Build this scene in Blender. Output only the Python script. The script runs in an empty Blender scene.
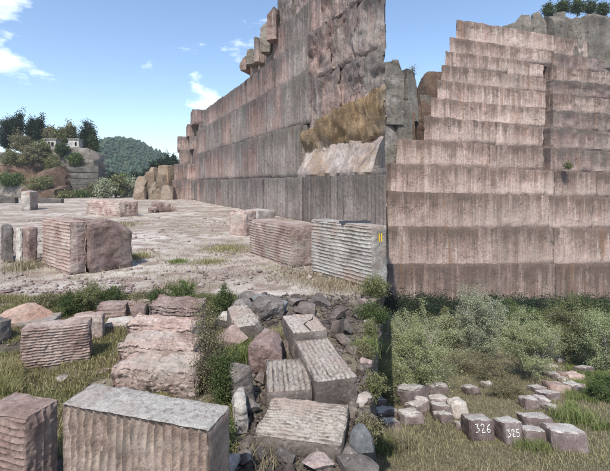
import bpy, bmesh, math, random
import numpy as np
from mathutils import Vector, Matrix, Euler

# ------------------------------------------------------------------ camera, sky, sun, exposure
SC = bpy.context.scene
COL = SC.collection
F, PX0, HOR, EYE = 397.0, 305.0, 183.0, 3.2        # focal length in photo pixels, optical axis, horizon row, eye height

cam = bpy.data.cameras.new('camera')
cam.sensor_width = 36.0
cam.lens = 36.0 * F / 610.0
cam.shift_y = -(235.5 - HOR) / 610.0
cam.clip_start = 0.05
cam.clip_end = 4000
co = bpy.data.objects.new('camera', cam)
co.location = (0, 0, EYE)
co.rotation_euler = (math.radians(90), 0, 0)
COL.objects.link(co)
SC.camera = co

SUN_DIR = Vector((-0.27, -1.0, 0.0)).normalized()
SUN_EL = math.radians(53)
SUN_DIR = Vector((SUN_DIR.x * math.cos(SUN_EL), SUN_DIR.y * math.cos(SUN_EL), math.sin(SUN_EL)))
sun = bpy.data.lights.new('sun', 'SUN')
sun.energy = 3.7
sun.angle = math.radians(0.6)
sun.color = (1.0, 0.95, 0.87)
so = bpy.data.objects.new('sun', sun)
so.rotation_euler = SUN_DIR.to_track_quat('Z', 'Y').to_euler()
so.location = (-40, -20, 60)
COL.objects.link(so)

world = bpy.data.worlds.new('World')
SC.world = world
world.use_nodes = True
wt = world.node_tree
wt.nodes.clear()
w_out = wt.nodes.new('ShaderNodeOutputWorld')
w_bg = wt.nodes.new('ShaderNodeBackground')
w_sky = wt.nodes.new('ShaderNodeTexSky')
w_sky.sky_type = 'NISHITA'
w_sky.sun_disc = False
w_sky.sun_elevation = SUN_EL
w_sky.sun_rotation = math.atan2(SUN_DIR.x, SUN_DIR.y)
w_sky.air_density = 1.0
w_sky.dust_density = 0.6
w_sky.ozone_density = 2.2
w_bg.inputs['Strength'].default_value = 0.15
# thin fair weather clouds, spread over the whole sky
w_tc = wt.nodes.new('ShaderNodeTexCoord')
w_map = wt.nodes.new('ShaderNodeMapping')
w_map.inputs['Scale'].default_value = (1.0, 1.0, 2.2)
w_map.inputs['Location'].default_value = (5.32, 1.62, 0.55)
w_n = wt.nodes.new('ShaderNodeTexNoise')
w_n.inputs['Scale'].default_value = 5.0
w_n.inputs['Detail'].default_value = 9
w_n.inputs['Roughness'].default_value = 0.58
w_r = wt.nodes.new('ShaderNodeValToRGB')
w_r.color_ramp.elements[0].position = 0.585
w_r.color_ramp.elements[1].position = 0.74
w_r.color_ramp.elements[1].color = (0.85, 0.85, 0.85, 1)
w_mix = wt.nodes.new('ShaderNodeMix')
w_mix.data_type = 'RGBA'
w_mix.inputs[7].default_value = (9.5, 9.8, 10.2, 1)
wt.links.new(w_tc.outputs['Generated'], w_map.inputs['Vector'])
wt.links.new(w_map.outputs[0], w_n.inputs['Vector'])
wt.links.new(w_n.outputs['Fac'], w_r.inputs['Fac'])
wt.links.new(w_r.outputs['Color'], w_mix.inputs[0])
wt.links.new(w_sky.outputs[0], w_mix.inputs[6])
wt.links.new(w_mix.outputs[2], w_bg.inputs['Color'])
wt.links.new(w_bg.outputs[0], w_out.inputs['Surface'])

SC.view_settings.view_transform = 'Standard'
SC.view_settings.look = 'None'
SC.view_settings.exposure = 0.58
SC.view_settings.gamma = 1.0
SC.render.engine = 'CYCLES'
SC.cycles.use_denoising = True
SC.cycles.max_bounces = 5
SC.cycles.diffuse_bounces = 3
SC.cycles.transparent_max_bounces = 6

# ------------------------------------------------------------------ helpers
rng = np.random.default_rng(7)
random.seed(7)


def _hash(ix, iy, iz, seed):
    h = (ix.astype(np.int64) * 374761393 + iy.astype(np.int64) * 668265263 + iz.astype(np.int64) * 2147483647 + seed * 974634777) & 0xFFFFFFFF
    h = ((h ^ (h >> 13)) * 1274126177) & 0xFFFFFFFF
    h = ((h ^ (h >> 16)) * 2246822519) & 0xFFFFFFFF
    return ((h ^ (h >> 15)) & 0xFFFF) / 65535.0


def vnoise(p, seed=0):
    """value noise in -1..1 at points p (n,3)"""
    f = np.floor(p)
    t = p - f
    t = t * t * (3 - 2 * t)
    i = f.astype(np.int64)
    out = 0
    for a in (0, 1):
        for b in (0, 1):
            for c in (0, 1):
                w = (t[:, 0] if a else 1 - t[:, 0]) * (t[:, 1] if b else 1 - t[:, 1]) * (t[:, 2] if c else 1 - t[:, 2])
                out = out + w * _hash(i[:, 0] + a, i[:, 1] + b, i[:, 2] + c, seed)
    return out * 2 - 1


def fbm(p, seed=0, octaves=4, gain=0.5):
    s, a, o = 0, 1.0, 0
    for k in range(octaves):
        s = s + a * vnoise(p * (2.03 ** k) + 17.3 * k, seed + k)
        o += a
        a *= gain
    return s / o


def mesh_from(name, verts, faces, smooth=None):
    """faces: an (n,k) int array, or a list of such arrays"""
    if not isinstance(faces, (list, tuple)):
        faces = [faces]
    verts = np.asarray(verts, dtype=np.float32)
    me = bpy.data.meshes.new(name)
    me.vertices.add(len(verts))
    me.vertices.foreach_set('co', verts.ravel())
    nl = sum(f.size for f in faces)
    npoly = sum(len(f) for f in faces)
    me.loops.add(nl)
    me.polygons.add(npoly)
    me.loops.foreach_set('vertex_index', np.concatenate([f.ravel() for f in faces]).astype(np.int32))
    starts, o = [], 0
    for f in faces:
        starts.append(o + np.arange(len(f)) * f.shape[1])
        o += f.size
    me.polygons.foreach_set('loop_start', np.concatenate(starts).astype(np.int32))
    me.update(calc_edges=True)
    me.validate()
    if smooth is not None:
        me.polygons.foreach_set('use_smooth', np.ones(npoly, dtype=bool))
        if smooth > 0:
            me.set_sharp_from_angle(angle=math.radians(smooth))
    me.update()
    return me


def link(name, me, mat=None, parent=None, loc=None, rot=None):
    o = bpy.data.objects.new(name, me)
    if me is not None and mat is not None and len(me.materials) == 0:
        me.materials.append(mat)
    COL.objects.link(o)
    if loc is not None:
        o.location = loc
    if rot is not None:
        o.rotation_euler = rot
    if parent is not None:
        o.parent = parent
    return o


def tag(o, label=None, cat=None, group=None, kind=None):
    if label:
        o['label'] = label
    if cat:
        o['category'] = cat
    if group:
        o['group'] = group
    if kind:
        o['kind'] = kind
    return o


def thing(name, label, cat, loc=(0, 0, 0), rot=(0, 0, 0), group=None):
    return tag(link(name, None, None, None, loc, rot), label, cat, group)


def at(px, py, d):
    """a photo pixel and a distance along the view axis -> a point"""
    return Vector(((px - PX0) / F * d, d, EYE + (HOR - py) / F * d))


def on_floor(px, py, z=0.0):
    """where the ray of a photo pixel meets the level quarry floor"""
    return at(px, py, (EYE - z) * F / (py - HOR))


FIELD_A, FIELD_S = 5.55, 0.28


def on_field(px, py):
    """where it meets the field that falls away downhill"""
    return at(px, py, FIELD_A / ((py - HOR) / F - FIELD_S))


def edge_x(y):
    """right-hand brink of the quarry floor"""
    y = np.asarray(y, dtype=float)
    e = np.where(y < 4.4, 0.74 + (4.4 - y) * 0.35, 0.168 * y)
    t = np.clip((y - 10.6) / 1.4, 0, 1)
    wav = (0.07 * np.sin(y * 2.3 + 0.4) + 0.05 * np.sin(y * 5.1 + 1.0) + 0.03 * np.sin(y * 11.7)) * np.clip((13 - y) / 2, 0, 1)
    return e * (1 - t) + (0.206 * y) * t + wav - 0.03


# ------------------------------------------------------------------ materials
def new_mat(name):
    m = bpy.data.materials.new(name)
    m.use_nodes = True
    nt = m.node_tree
    b = nt.nodes['Principled BSDF']
    b.inputs['Roughness'].default_value = 0.9
    b.inputs['Specular IOR Level'].default_value = 0.15
    return m, nt, b


def N(nt, typ, **kw):
    n = nt.nodes.new(typ)
    for k, v in kw.items():
        if k.startswith('i_'):
            n.inputs[k[2:].replace('_', ' ')].default_value = v
        else:
            setattr(n, k, v)
    return n


def ramp(nt, fac, stops):
    r = nt.nodes.new('ShaderNodeValToRGB')
    el = r.color_ramp.elements
    while len(el) < len(stops):
        el.new(0.5)
    for e, (p, c) in zip(el, stops):
        e.position = p
        e.color = (c[0], c[1], c[2], 1) if hasattr(c, '__len__') else (c, c, c, 1)
    nt.links.new(fac, r.inputs['Fac'])
    return r.outputs['Color']


def mixc(nt, fac, a, b, mode='MIX'):
    n = nt.nodes.new('ShaderNodeMix')
    n.data_type = 'RGBA'
    n.blend_type = mode
    for sock, v in ((0, fac), (6, a), (7, b)):
        if isinstance(v, (int, float)):
            n.inputs[sock].default_value = v
        elif isinstance(v, tuple):
            n.inputs[sock].default_value = (*v, 1)
        else:
            nt.links.new(v, n.inputs[sock])
    return n.outputs[2]


def noise_tex(nt, vec, scale, detail=4, rough=0.55, stretch=None):
    if stretch is not None:
        mp = N(nt, 'ShaderNodeMapping')
        mp.inputs['Scale'].default_value = stretch
        nt.links.new(vec, mp.inputs['Vector'])
        vec = mp.outputs[0]
    n = N(nt, 'ShaderNodeTexNoise', i_Scale=scale, i_Detail=detail, i_Roughness=rough)
    nt.links.new(vec, n.inputs['Vector'])
    return n.outputs['Fac']


def rand_coords(nt):
    """object coordinates, shifted by a random amount for each object"""
    tc = N(nt, 'ShaderNodeTexCoord')
    oi = N(nt, 'ShaderNodeObjectInfo')
    mu = N(nt, 'ShaderNodeMath', operation='MULTIPLY')
    mu.inputs[1].default_value = 57.0
    nt.links.new(oi.outputs['Random'], mu.inputs[0])
    ad = N(nt, 'ShaderNodeVectorMath', operation='ADD')
    nt.links.new(tc.outputs['Object'], ad.inputs[0])
    nt.links.new(mu.outputs[0], ad.inputs[1])
    return ad.outputs[0], oi.outputs['Random']


def ramp_over(nt, val, lo, hi, top):
    r = N(nt, 'ShaderNodeMapRange')
    r.inputs[1].default_value = lo
    r.inputs[2].default_value = hi
    r.inputs[4].default_value = top
    nt.links.new(val, r.inputs[0])
    return r.outputs[0]


def stone(name, cols, size=1.0, streak=0.0, streak_cols=None, streak_scale=(6, 6, 0.5), speck=0.25, bump=0.8, stain=None, drill=0.0, world=False, cap=None, ledge=None):
    """mottled natural stone: cols = dark, mid, light; streak = strength of stains that run down the face"""
    m, nt, b = new_mat(name)
    v, rnd = rand_coords(nt)
    if world:                                    # stains that run on across the joints of one face
        v = N(nt, 'ShaderNodeNewGeometry').outputs['Position']
    big = noise_tex(nt, v, 1.3 / size, 5, 0.6)
    c = ramp(nt, big, [(0.30, cols[0]), (0.5, cols[1]), (0.70, cols[2])])
    fine = noise_tex(nt, v, 14 / size, 6, 0.7)
    c = mixc(nt, 0.75, c, ramp(nt, fine, [(0.30, 0.45), (0.5, 1.0), (0.72, 1.4)]), 'MULTIPLY')
    gr = noise_tex(nt, v, 55 / size, 4, 0.8)
    c = mixc(nt, 0.6, c, ramp(nt, gr, [(0.32, 0.6), (0.5, 1.0), (0.68, 1.3)]), 'MULTIPLY')
    if speck:
        vs = N(nt, 'ShaderNodeTexVoronoi', i_Scale=9 / size)
        nt.links.new(v, vs.inputs['Vector'])
        sp = ramp(nt, vs.outputs['Distance'], [(0.06, speck), (0.22, 0.0)])
        c = mixc(nt, sp, c, (0.55, 0.53, 0.50))
    if streak:
        s = noise_tex(nt, v, 1.0, 5, 0.62, streak_scale)
        s2 = noise_tex(nt, v, 0.37, 3, 0.5, (1, 1, 0.6))
        fac = ramp(nt, s, [(0.42, 0.0), (0.62, streak)])
        fac = mixc(nt, 1.0, fac, ramp(nt, s2, [(0.35, 0.25), (0.65, 1.0)]), 'MULTIPLY')
        c = mixc(nt, fac, c, streak_cols[0])
        s3 = noise_tex(nt, v, 1.7, 4, 0.6, streak_scale)
        c = mixc(nt, ramp(nt, s3, [(0.55, 0.0), (0.72, streak * 0.8)]), c, streak_cols[1])
    if stain:
        st = noise_tex(nt, v, 0.8 / size, 5, 0.6)
        c = mixc(nt, ramp(nt, st, [(0.52, 0.0), (0.66, stain[1])]), c, stain[0])
    if world:                                    # hairline fractures
        cn = N(nt, 'ShaderNodeTexNoise', i_Scale=0.5, i_Detail=4)
        nt.links.new(v, cn.inputs['Vector'])
        cw_ = N(nt, 'ShaderNodeVectorMath', operation='MULTIPLY_ADD')
        nt.links.new(cn.outputs['Color'], cw_.inputs[0])
        cw_.inputs[1].default_value = (2.6,) * 3
        nt.links.new(v, cw_.inputs[2])
        cv = N(nt, 'ShaderNodeTexVoronoi', feature='DISTANCE_TO_EDGE', i_Scale=0.17)
        nt.links.new(cw_.outputs[0], cv.inputs['Vector'])
        cm = mixc(nt, 1.0, ramp(nt, cv.outputs['Distance'], [(0.0, 1.0), (0.014, 0.0)]), ramp(nt, noise_tex(nt, v, 0.21, 3), [(0.47, 0.0), (0.56, 0.85)]), 'MULTIPLY')
        c = mixc(nt, cm, c, (0.07, 0.05, 0.042))
    if ledge:                                    # grime washed down from the ledge above each panel
        tcg = N(nt, 'ShaderNodeTexCoord')
        gz = N(nt, 'ShaderNodeSeparateXYZ')
        nt.links.new(tcg.outputs['Generated'], gz.inputs[0])
        dr = noise_tex(nt, v, 1.0, 5, 0.6, (0.9, 0.9, 0.05))
        am = N(nt, 'ShaderNodeMath', operation='MULTIPLY_ADD')
        am.inputs[1].default_value = 1.5
        nt.links.new(dr, am.inputs[0])
        nt.links.new(gz.outputs['Z'], am.inputs[2])
        c = mixc(nt, ramp_over(nt, am.outputs[0], 1.28, 0.85, ledge[2]), c, (0.57, 0.445, 0.39))
        c = mixc(nt, ramp_over(nt, am.outputs[0], 1.3, 1.62, ledge[1]), c, ledge[0])
        ru = noise_tex(nt, v, 1.0, 4, 0.6, (0.55, 0.55, 0.045))
        c = mixc(nt, ramp(nt, ru, [(0.60, 0.0), (0.70, 0.6)]), c, (0.24, 0.135, 0.075))
    if cap:                                      # upper faces take the paler cap colour; split stone's sides carry painted shade
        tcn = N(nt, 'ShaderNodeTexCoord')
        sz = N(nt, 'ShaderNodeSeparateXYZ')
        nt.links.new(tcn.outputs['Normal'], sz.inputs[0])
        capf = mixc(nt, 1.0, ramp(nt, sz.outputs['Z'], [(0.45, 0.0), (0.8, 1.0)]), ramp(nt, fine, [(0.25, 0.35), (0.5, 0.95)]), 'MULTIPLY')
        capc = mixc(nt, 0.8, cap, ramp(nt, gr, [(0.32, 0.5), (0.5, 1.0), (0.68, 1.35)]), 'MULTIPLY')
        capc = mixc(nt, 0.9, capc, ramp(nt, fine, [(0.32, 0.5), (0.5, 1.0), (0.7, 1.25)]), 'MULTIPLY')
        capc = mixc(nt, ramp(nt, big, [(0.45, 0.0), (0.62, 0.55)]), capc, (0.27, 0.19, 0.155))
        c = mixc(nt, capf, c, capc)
    hue = N(nt, 'ShaderNodeMapRange')
    hue.inputs[3].default_value = 0.8
    hue.inputs[4].default_value = 1.14
    nt.links.new(rnd, hue.inputs[0])
    c = mixc(nt, 1.0, c, hue.outputs[0], 'MULTIPLY')
    nt.links.new(c, b.inputs['Base Color'])
    bu = N(nt, 'ShaderNodeBump', i_Strength=bump, i_Distance=0.03 * size)
    vo = N(nt, 'ShaderNodeTexVoronoi', i_Scale=16 / size)
    wob = N(nt, 'ShaderNodeVectorMath', operation='MULTIPLY_ADD')
    nz = N(nt, 'ShaderNodeTexNoise', i_Scale=7 / size, i_Detail=3)
    nt.links.new(v, nz.inputs['Vector'])
    nt.links.new(nz.outputs['Color'], wob.inputs[0])
    wob.inputs[1].default_value = (0.22 * size,) * 3
    nt.links.new(v, wob.inputs[2])
    nt.links.new(wob.outputs[0], vo.inputs['Vector'])
    grit = noise_tex(nt, v, 60 / size, 5, 0.8)
    c2 = mixc(nt, 0.5, fine, vo.outputs['Distance'])
    hgt = mixc(nt, 0.35, c2, grit)
    nt.links.new(hgt, bu.inputs['Height'])
    last = bu.outputs[0]
    if drill:
        dn = noise_tex(nt, v, 1.0, 2, 0.5, (3.6, 3.6, 0.12))
        b2 = N(nt, 'ShaderNodeBump', i_Strength=drill, i_Distance=0.25)
        nt.links.new(dn, b2.inputs['Height'])
        nt.links.new(last, b2.inputs['Normal'])
        last = b2.outputs[0]
    nt.links.new(last, b.inputs['Normal'])
    return m


def plain(name, col, rough=0.8, var=0.3, scale=5.0, metal=0.0):
    m, nt, b = new_mat(name)
    v, rnd = rand_coords(nt)
    n = noise_tex(nt, v, scale, 5, 0.65)
    lo = tuple(x * (1 - var) for x in col)
    hi = tuple(min(1, x * (1 + var)) for x in col)
    nt.links.new(ramp(nt, n, [(0.3, lo), (0.7, hi)]), b.inputs['Base Color'])
    b.inputs['Roughness'].default_value = rough
    b.inputs['Metallic'].default_value = metal
    return m


def leafy(name, stops, trans=0.25, patch=None):
    """leaf blades: each blade takes its own colour out of stops"""
    m, nt, b = new_mat(name)
    g = N(nt, 'ShaderNodeNewGeometry')
    c = ramp(nt, g.outputs['Random Per Island'], stops)
    if patch:
        tc = N(nt, 'ShaderNodeTexCoord')
        p = noise_tex(nt, tc.outputs['Object'], patch[0], 3, 0.5)
        c = mixc(nt, ramp(nt, p, [(0.42, 0.0), (0.58, 1.0)]), c, ramp(nt, g.outputs['Random Per Island'], patch[1]))
    nt.links.new(c, b.inputs['Base Color'])
    b.inputs['Roughness'].default_value = 0.7
    t = N(nt, 'ShaderNodeBsdfTranslucent')
    nt.links.new(c, t.inputs['Color'])
    mx = N(nt, 'ShaderNodeMixShader')
    mx.inputs[0].default_value = trans
    nt.links.new(b.outputs[0], mx.inputs[1])
    nt.links.new(t.outputs[0], mx.inputs[2])
    nt.links.new(mx.outputs[0], nt.nodes['Material Output'].inputs['Surface'])
    return m


PINK = ((0.20, 0.13, 0.11), (0.34, 0.25, 0.215), (0.47, 0.39, 0.345))
M = {}
M['pink'] = stone('pink_limestone', PINK, 1.0, stain=((0.33, 0.30, 0.26), 0.7))
M['red'] = stone('red_limestone', ((0.12, 0.078, 0.068), (0.22, 0.155, 0.136), (0.34, 0.265, 0.24)), 1.0, stain=((0.27, 0.23, 0.2), 0.5))
M['grey'] = stone('weathered_grey_limestone', ((0.22, 0.19, 0.17), (0.34, 0.31, 0.28), (0.46, 0.43, 0.39)), 1.0, stain=((0.33, 0.235, 0.195), 0.9))
M['pale'] = stone('pale_weathered_limestone', ((0.24, 0.21, 0.185), (0.37, 0.335, 0.30), (0.52, 0.49, 0.45)), 0.7, speck=0.4, stain=((0.30, 0.21, 0.17), 0.5))
M['capped'] = stone('purple_stone_with_pale_top', ((0.095, 0.07, 0.068), (0.165, 0.128, 0.122), (0.25, 0.21, 0.2)), 0.8, cap=(0.52, 0.495, 0.46))  # dark sides, pale colour on faces that point up
M['split'] = stone('split_stone_with_painted_side_shade', ((0.085, 0.07, 0.062), (0.15, 0.125, 0.11), (0.24, 0.205, 0.185)), 0.8, cap=(0.36, 0.32, 0.28))  # pale top; the shade on the sides is put into their dark colour
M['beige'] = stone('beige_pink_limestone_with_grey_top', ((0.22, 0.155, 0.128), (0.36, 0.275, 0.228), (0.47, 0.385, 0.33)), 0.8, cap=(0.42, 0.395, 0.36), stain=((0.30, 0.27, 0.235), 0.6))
M['dark'] = stone('dark_grey_rock', ((0.065, 0.055, 0.05), (0.125, 0.108, 0.098), (0.22, 0.195, 0.18)), 1.0)
M['blue'] = stone('blue_grey_rock', ((0.09, 0.094, 0.096), (0.145, 0.15, 0.152), (0.24, 0.24, 0.24)), 1.0)
M['orange'] = stone('orange_pink_rock', ((0.27, 0.16, 0.12), (0.38, 0.25, 0.195), (0.47, 0.36, 0.3)), 1.2)
GS = ((0.125, 0.112, 0.10), (0.44, 0.39, 0.36))
M['face'] = stone('quarried_face', ((0.165, 0.10, 0.084), (0.275, 0.182, 0.156), (0.385, 0.292, 0.258)), 5.0, 0.95, GS, (1.5, 1.5, 0.09), 0.0, 0.9, drill=0.9, world=True, stain=((0.215, 0.20, 0.185), 0.9), ledge=((0.125, 0.105, 0.098), 0.75, 0.25))
M['face_grey'] = stone('grey_quarried_face', ((0.16, 0.13, 0.116), (0.25, 0.212, 0.19), (0.35, 0.31, 0.285)), 5.0, 0.8, ((0.12, 0.105, 0.09), (0.34, 0.28, 0.24)), (1.5, 1.5, 0.09), 0.0, 0.9, drill=0.8, world=True, ledge=((0.11, 0.10, 0.085), 0.6, 0.1))
M['ramp'] = stone('pale_pink_slip_plane', ((0.22, 0.165, 0.145), (0.33, 0.275, 0.25), (0.45, 0.41, 0.385)), 4.0, 0.8, ((0.17, 0.14, 0.125), (0.40, 0.30, 0.25)), (1.2, 1.2, 0.25), 0.0, 1.0, world=True, stain=((0.30, 0.205, 0.12), 0.7))
M['brown'] = stone('iron_stained_face', ((0.13, 0.085, 0.045), (0.25, 0.17, 0.095), (0.37, 0.28, 0.185)), 3.0, 0.8, ((0.075, 0.052, 0.034), (0.44, 0.31, 0.17)), (1.6, 1.6, 0.15), 0.0, 1.0, world=True, stain=((0.22, 0.2, 0.17), 0.7))
M['tan'] = stone('tan_weathered_rock', ((0.16, 0.125, 0.09), (0.25, 0.20, 0.15), (0.34, 0.29, 0.235)), 4.0, 0.7, ((0.28, 0.165, 0.09), (0.17, 0.14, 0.12)), (1.2, 1.2, 0.2), 0.0, 1.0, world=True)
M['wall'] = stone('sawn_bench_face', ((0.235, 0.15, 0.122), (0.37, 0.258, 0.215), (0.50, 0.39, 0.34)), 7.0, 0.9, ((0.19, 0.15, 0.125), (0.6, 0.53, 0.485)), (2.2, 2.2, 0.14), 0.0, 0.8, stain=((0.22, 0.17, 0.14), 0.6), drill=0.9, world=True, ledge=((0.15, 0.108, 0.088), 0.92, 0.55))
M['wallred'] = stone('rough_red_bench_face', ((0.15, 0.10, 0.088), (0.25, 0.175, 0.155), (0.35, 0.275, 0.25)), 5.0, 0.8, ((0.12, 0.10, 0.085), (0.40, 0.34, 0.31)), (1.2, 1.2, 0.2), 0.0, 1.0, stain=((0.15, 0.13, 0.11), 0.7), drill=0.5, world=True, ledge=((0.12, 0.10, 0.085), 0.85, 0.35))
M['crag'] = stone('natural_crag', ((0.095, 0.083, 0.07), (0.19, 0.17, 0.145), (0.31, 0.28, 0.25)), 4.0, 0.5, ((0.08, 0.07, 0.055), (0.27, 0.2, 0.13)), (0.8, 0.8, 0.25), 0.0, 1.2, world=True)
M['rust'] = stone('red_brown_cut_rock', ((0.07, 0.045, 0.032), (0.13, 0.083, 0.058), (0.21, 0.15, 0.11)), 4.0, 0.5, ((0.05, 0.04, 0.03), (0.22, 0.18, 0.13)), (0.8, 0.8, 0.3), 0.0, 1.0, world=True)
M['benchgrey'] = stone('grey_bench_rock', ((0.06, 0.055, 0.048), (0.115, 0.105, 0.092), (0.18, 0.165, 0.148)), 3.0, 0.0, None, (1, 1, 1), 0.0, 1.0)
M['bark'] = plain('bark', (0.11, 0.09, 0.07), 0.95, 0.4, 12)
M['greybark'] = plain('grey_bark', (0.33, 0.30, 0.26), 0.95, 0.3, 12)
M['plaster'] = plain('hut_plaster', (0.42, 0.40, 0.36), 0.9, 0.45, 1.2)
M['hole'] = plain('dark_room', (0.02, 0.02, 0.02), 0.9, 0.2, 1)
M['tile'] = plain('hut_slab_roof', (0.3, 0.27, 0.24), 0.9, 0.25, 1.5)
M['sheet'] = plain('dark_sheet_metal', (0.05, 0.055, 0.065), 0.5, 0.4, 6, 0.3)
M['yellow'] = plain('yellow_paint', (0.75, 0.5, 0.03), 0.7, 0.15, 20)
M['chalk'] = plain('white_paint', (0.8, 0.82, 0.82), 0.8, 0.1, 20)
M['stake'] = plain('weathered_wood', (0.5, 0.47, 0.42), 0.9, 0.25, 9)
M['rubble'] = stone('rubble_stone', ((0.17, 0.11, 0.10), (0.31, 0.24, 0.22), (0.45, 0.39, 0.36)), 1.5)
M['soil_rubble'] = stone('dark_rubble', ((0.06, 0.048, 0.042), (0.125, 0.10, 0.088), (0.22, 0.185, 0.165)), 0.6)

M['grass'] = leafy('mixed_grass', [(0.0, (0.14, 0.13, 0.055)), (0.35, (0.24, 0.21, 0.09)), (0.65, (0.37, 0.31, 0.16)), (1.0, (0.5, 0.43, 0.27))], 0.25,
                   (1.1, [(0.0, (0.14, 0.15, 0.055)), (0.6, (0.25, 0.24, 0.10)), (1.0, (0.42, 0.37, 0.2))]))
M['greengrass'] = leafy('green_grass', [(0.0, (0.09, 0.13, 0.035)), (0.6, (0.17, 0.22, 0.065)), (1.0, (0.36, 0.36, 0.17))], 0.3)
M['drygrass'] = leafy('dry_grass', [(0.0, (0.15, 0.12, 0.07)), (0.5, (0.30, 0.25, 0.15)), (1.0, (0.46, 0.4, 0.27))], 0.25)
M['fieldgrass'] = leafy('field_grass', [(0.0, (0.14, 0.14, 0.06)), (0.4, (0.25, 0.235, 0.115)), (0.7, (0.37, 0.335, 0.19)), (1.0, (0.48, 0.43, 0.28))], 0.25,
                        (0.35, [(0.0, (0.13, 0.105, 0.075)), (0.6, (0.24, 0.20, 0.14)), (1.0, (0.36, 0.31, 0.22))]))
M['willow'] = leafy('spring_willow_leaf', [(0.0, (0.20, 0.225, 0.10)), (0.5, (0.335, 0.365, 0.19)), (1.0, (0.5, 0.525, 0.31))], 0.35)
M['palegreen'] = leafy('pale_green_leaf', [(0.0, (0.2, 0.24, 0.12)), (0.5, (0.32, 0.37, 0.18)), (1.0, (0.48, 0.52, 0.32))], 0.35)
M['catkin'] = leafy('grey_catkin', [(0.0, (0.17, 0.19, 0.11)), (0.5, (0.30, 0.33, 0.21)), (1.0, (0.46, 0.48, 0.35))], 0.25)
M['midgreen'] = leafy('mid_green_leaf', [(0.0, (0.05, 0.085, 0.025)), (0.6, (0.11, 0.155, 0.05)), (1.0, (0.2, 0.24, 0.09))], 0.3)
M['olive'] = leafy('olive_leaf', [(0.0, (0.10, 0.11, 0.045)), (0.6, (0.19, 0.195, 0.085)), (1.0, (0.31, 0.30, 0.15))], 0.3)
M['evergreen'] = leafy('dark_evergreen_leaf', [(0.0, (0.010, 0.018, 0.009)), (0.6, (0.02, 0.034, 0.015)), (1.0, (0.045, 0.065, 0.028))], 0.1)
M['bramble'] = leafy('bramble_leaf', [(0.0, (0.03, 0.05, 0.018)), (0.6, (0.075, 0.10, 0.035)), (1.0, (0.15, 0.17, 0.07))], 0.2)
M['twiggy'] = leafy('dry_twig_leaf', [(0.0, (0.10, 0.085, 0.05)), (0.5, (0.19, 0.17, 0.10)), (1.0, (0.28, 0.27, 0.14))], 0.2)


def ground_material():
    m, nt, b = new_mat('quarry_ground')
    tc = N(nt, 'ShaderNodeTexCoord')
    v = tc.outputs['Object']
    # dusty pink-grey limestone fines
    big = noise_tex(nt, v, 0.16, 5, 0.6)
    dust = ramp(nt, big, [(0.36, (0.25, 0.20, 0.165)), (0.5, (0.38, 0.33, 0.285)), (0.64, (0.52, 0.475, 0.43))])
    mid = noise_tex(nt, v, 1.1, 6, 0.65)
    dust = mixc(nt, ramp(nt, mid, [(0.46, 0.0), (0.60, 0.85)]), dust, (0.21, 0.155, 0.125))
    weed = noise_tex(nt, v, 0.45, 5, 0.6)
    dust = mixc(nt, ramp(nt, weed, [(0.57, 0.0), (0.68, 0.6)]), dust, (0.22, 0.20, 0.11))
    # brown soil with straw and leaf litter near the block dump
    sm = noise_tex(nt, v, 1.6, 6, 0.65)
    soil = ramp(nt, sm, [(0.32, (0.055, 0.045, 0.036)), (0.5, (0.13, 0.11, 0.082)), (0.66, (0.23, 0.2, 0.135))])
    sx = N(nt, 'ShaderNodeSeparateXYZ')
    nt.links.new(v, sx.inputs[0])
    wob = noise_tex(nt, v, 0.8, 3, 0.5)
    ma = N(nt, 'ShaderNodeMath', operation='MULTIPLY_ADD')
    ma.inputs[1].default_value = 1.4
    nt.links.new(wob, ma.inputs[0])
    nt.links.new(sx.outputs['Y'], ma.inputs[2])
    mr = N(nt, 'ShaderNodeMapRange')
    mr.inputs[1].default_value = 11.4
    mr.inputs[2].default_value = 12.4
    nt.links.new(ma.outputs[0], mr.inputs[0])
    c = mixc(nt, mr.outputs[0], soil, dust)
    fine = noise_tex(nt, v, 18, 6, 0.75)
    c = mixc(nt, 0.7, c, ramp(nt, fine, [(0.28, 0.5), (0.5, 1.0), (0.75, 1.3)]), 'MULTIPLY')
    nt.links.new(c, b.inputs['Base Color'])
    bu = N(nt, 'ShaderNodeBump', i_Strength=0.6, i_Distance=0.04)
    nt.links.new(fine, bu.inputs['Height'])
    nt.links.new(bu.outputs[0], b.inputs['Normal'])
    return m


def field_material():
    m, nt, b = new_mat('rough_field')
    tc = N(nt, 'ShaderNodeTexCoord')
    v = tc.outputs['Object']
    big = noise_tex(nt, v, 0.35, 5, 0.6)
    c = ramp(nt, big, [(0.34, (0.10, 0.085, 0.06)), (0.5, (0.18, 0.155, 0.10)), (0.66, (0.23, 0.22, 0.10))])
    fine = noise_tex(nt, v, 7, 6, 0.75)
    c = mixc(nt, 0.8, c, ramp(nt, fine, [(0.28, 0.4), (0.5, 1.0), (0.75, 1.5)]), 'MULTIPLY')
    nt.links.new(c, b.inputs['Base Color'])
    bu = N(nt, 'ShaderNodeBump', i_Strength=0.7, i_Distance=0.08)
    nt.links.new(fine, bu.inputs['Height'])
    nt.links.new(bu.outputs[0], b.inputs['Normal'])
    return m


M['ground'] = ground_material()
M['field'] = field_material()
M['wooded'] = plain('wooded_slope_earth', (0.05, 0.06, 0.03), 0.95, 0.5, 0.6)
M['farwood'] = leafy('far_woodland', [(0.0, (0.03, 0.055, 0.033)), (0.6, (0.045, 0.075, 0.04)), (1.0, (0.075, 0.10, 0.055))], 0.05)


# ------------------------------------------------------------------ shape makers
def flute_cut(t, pitch, depth, wob, broken):
    f = np.mod((t + wob) / pitch, 1.0) * 2 - 1
    return -depth * np.maximum(np.sqrt(np.maximum(0, 1 - f * f)), broken)


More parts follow.
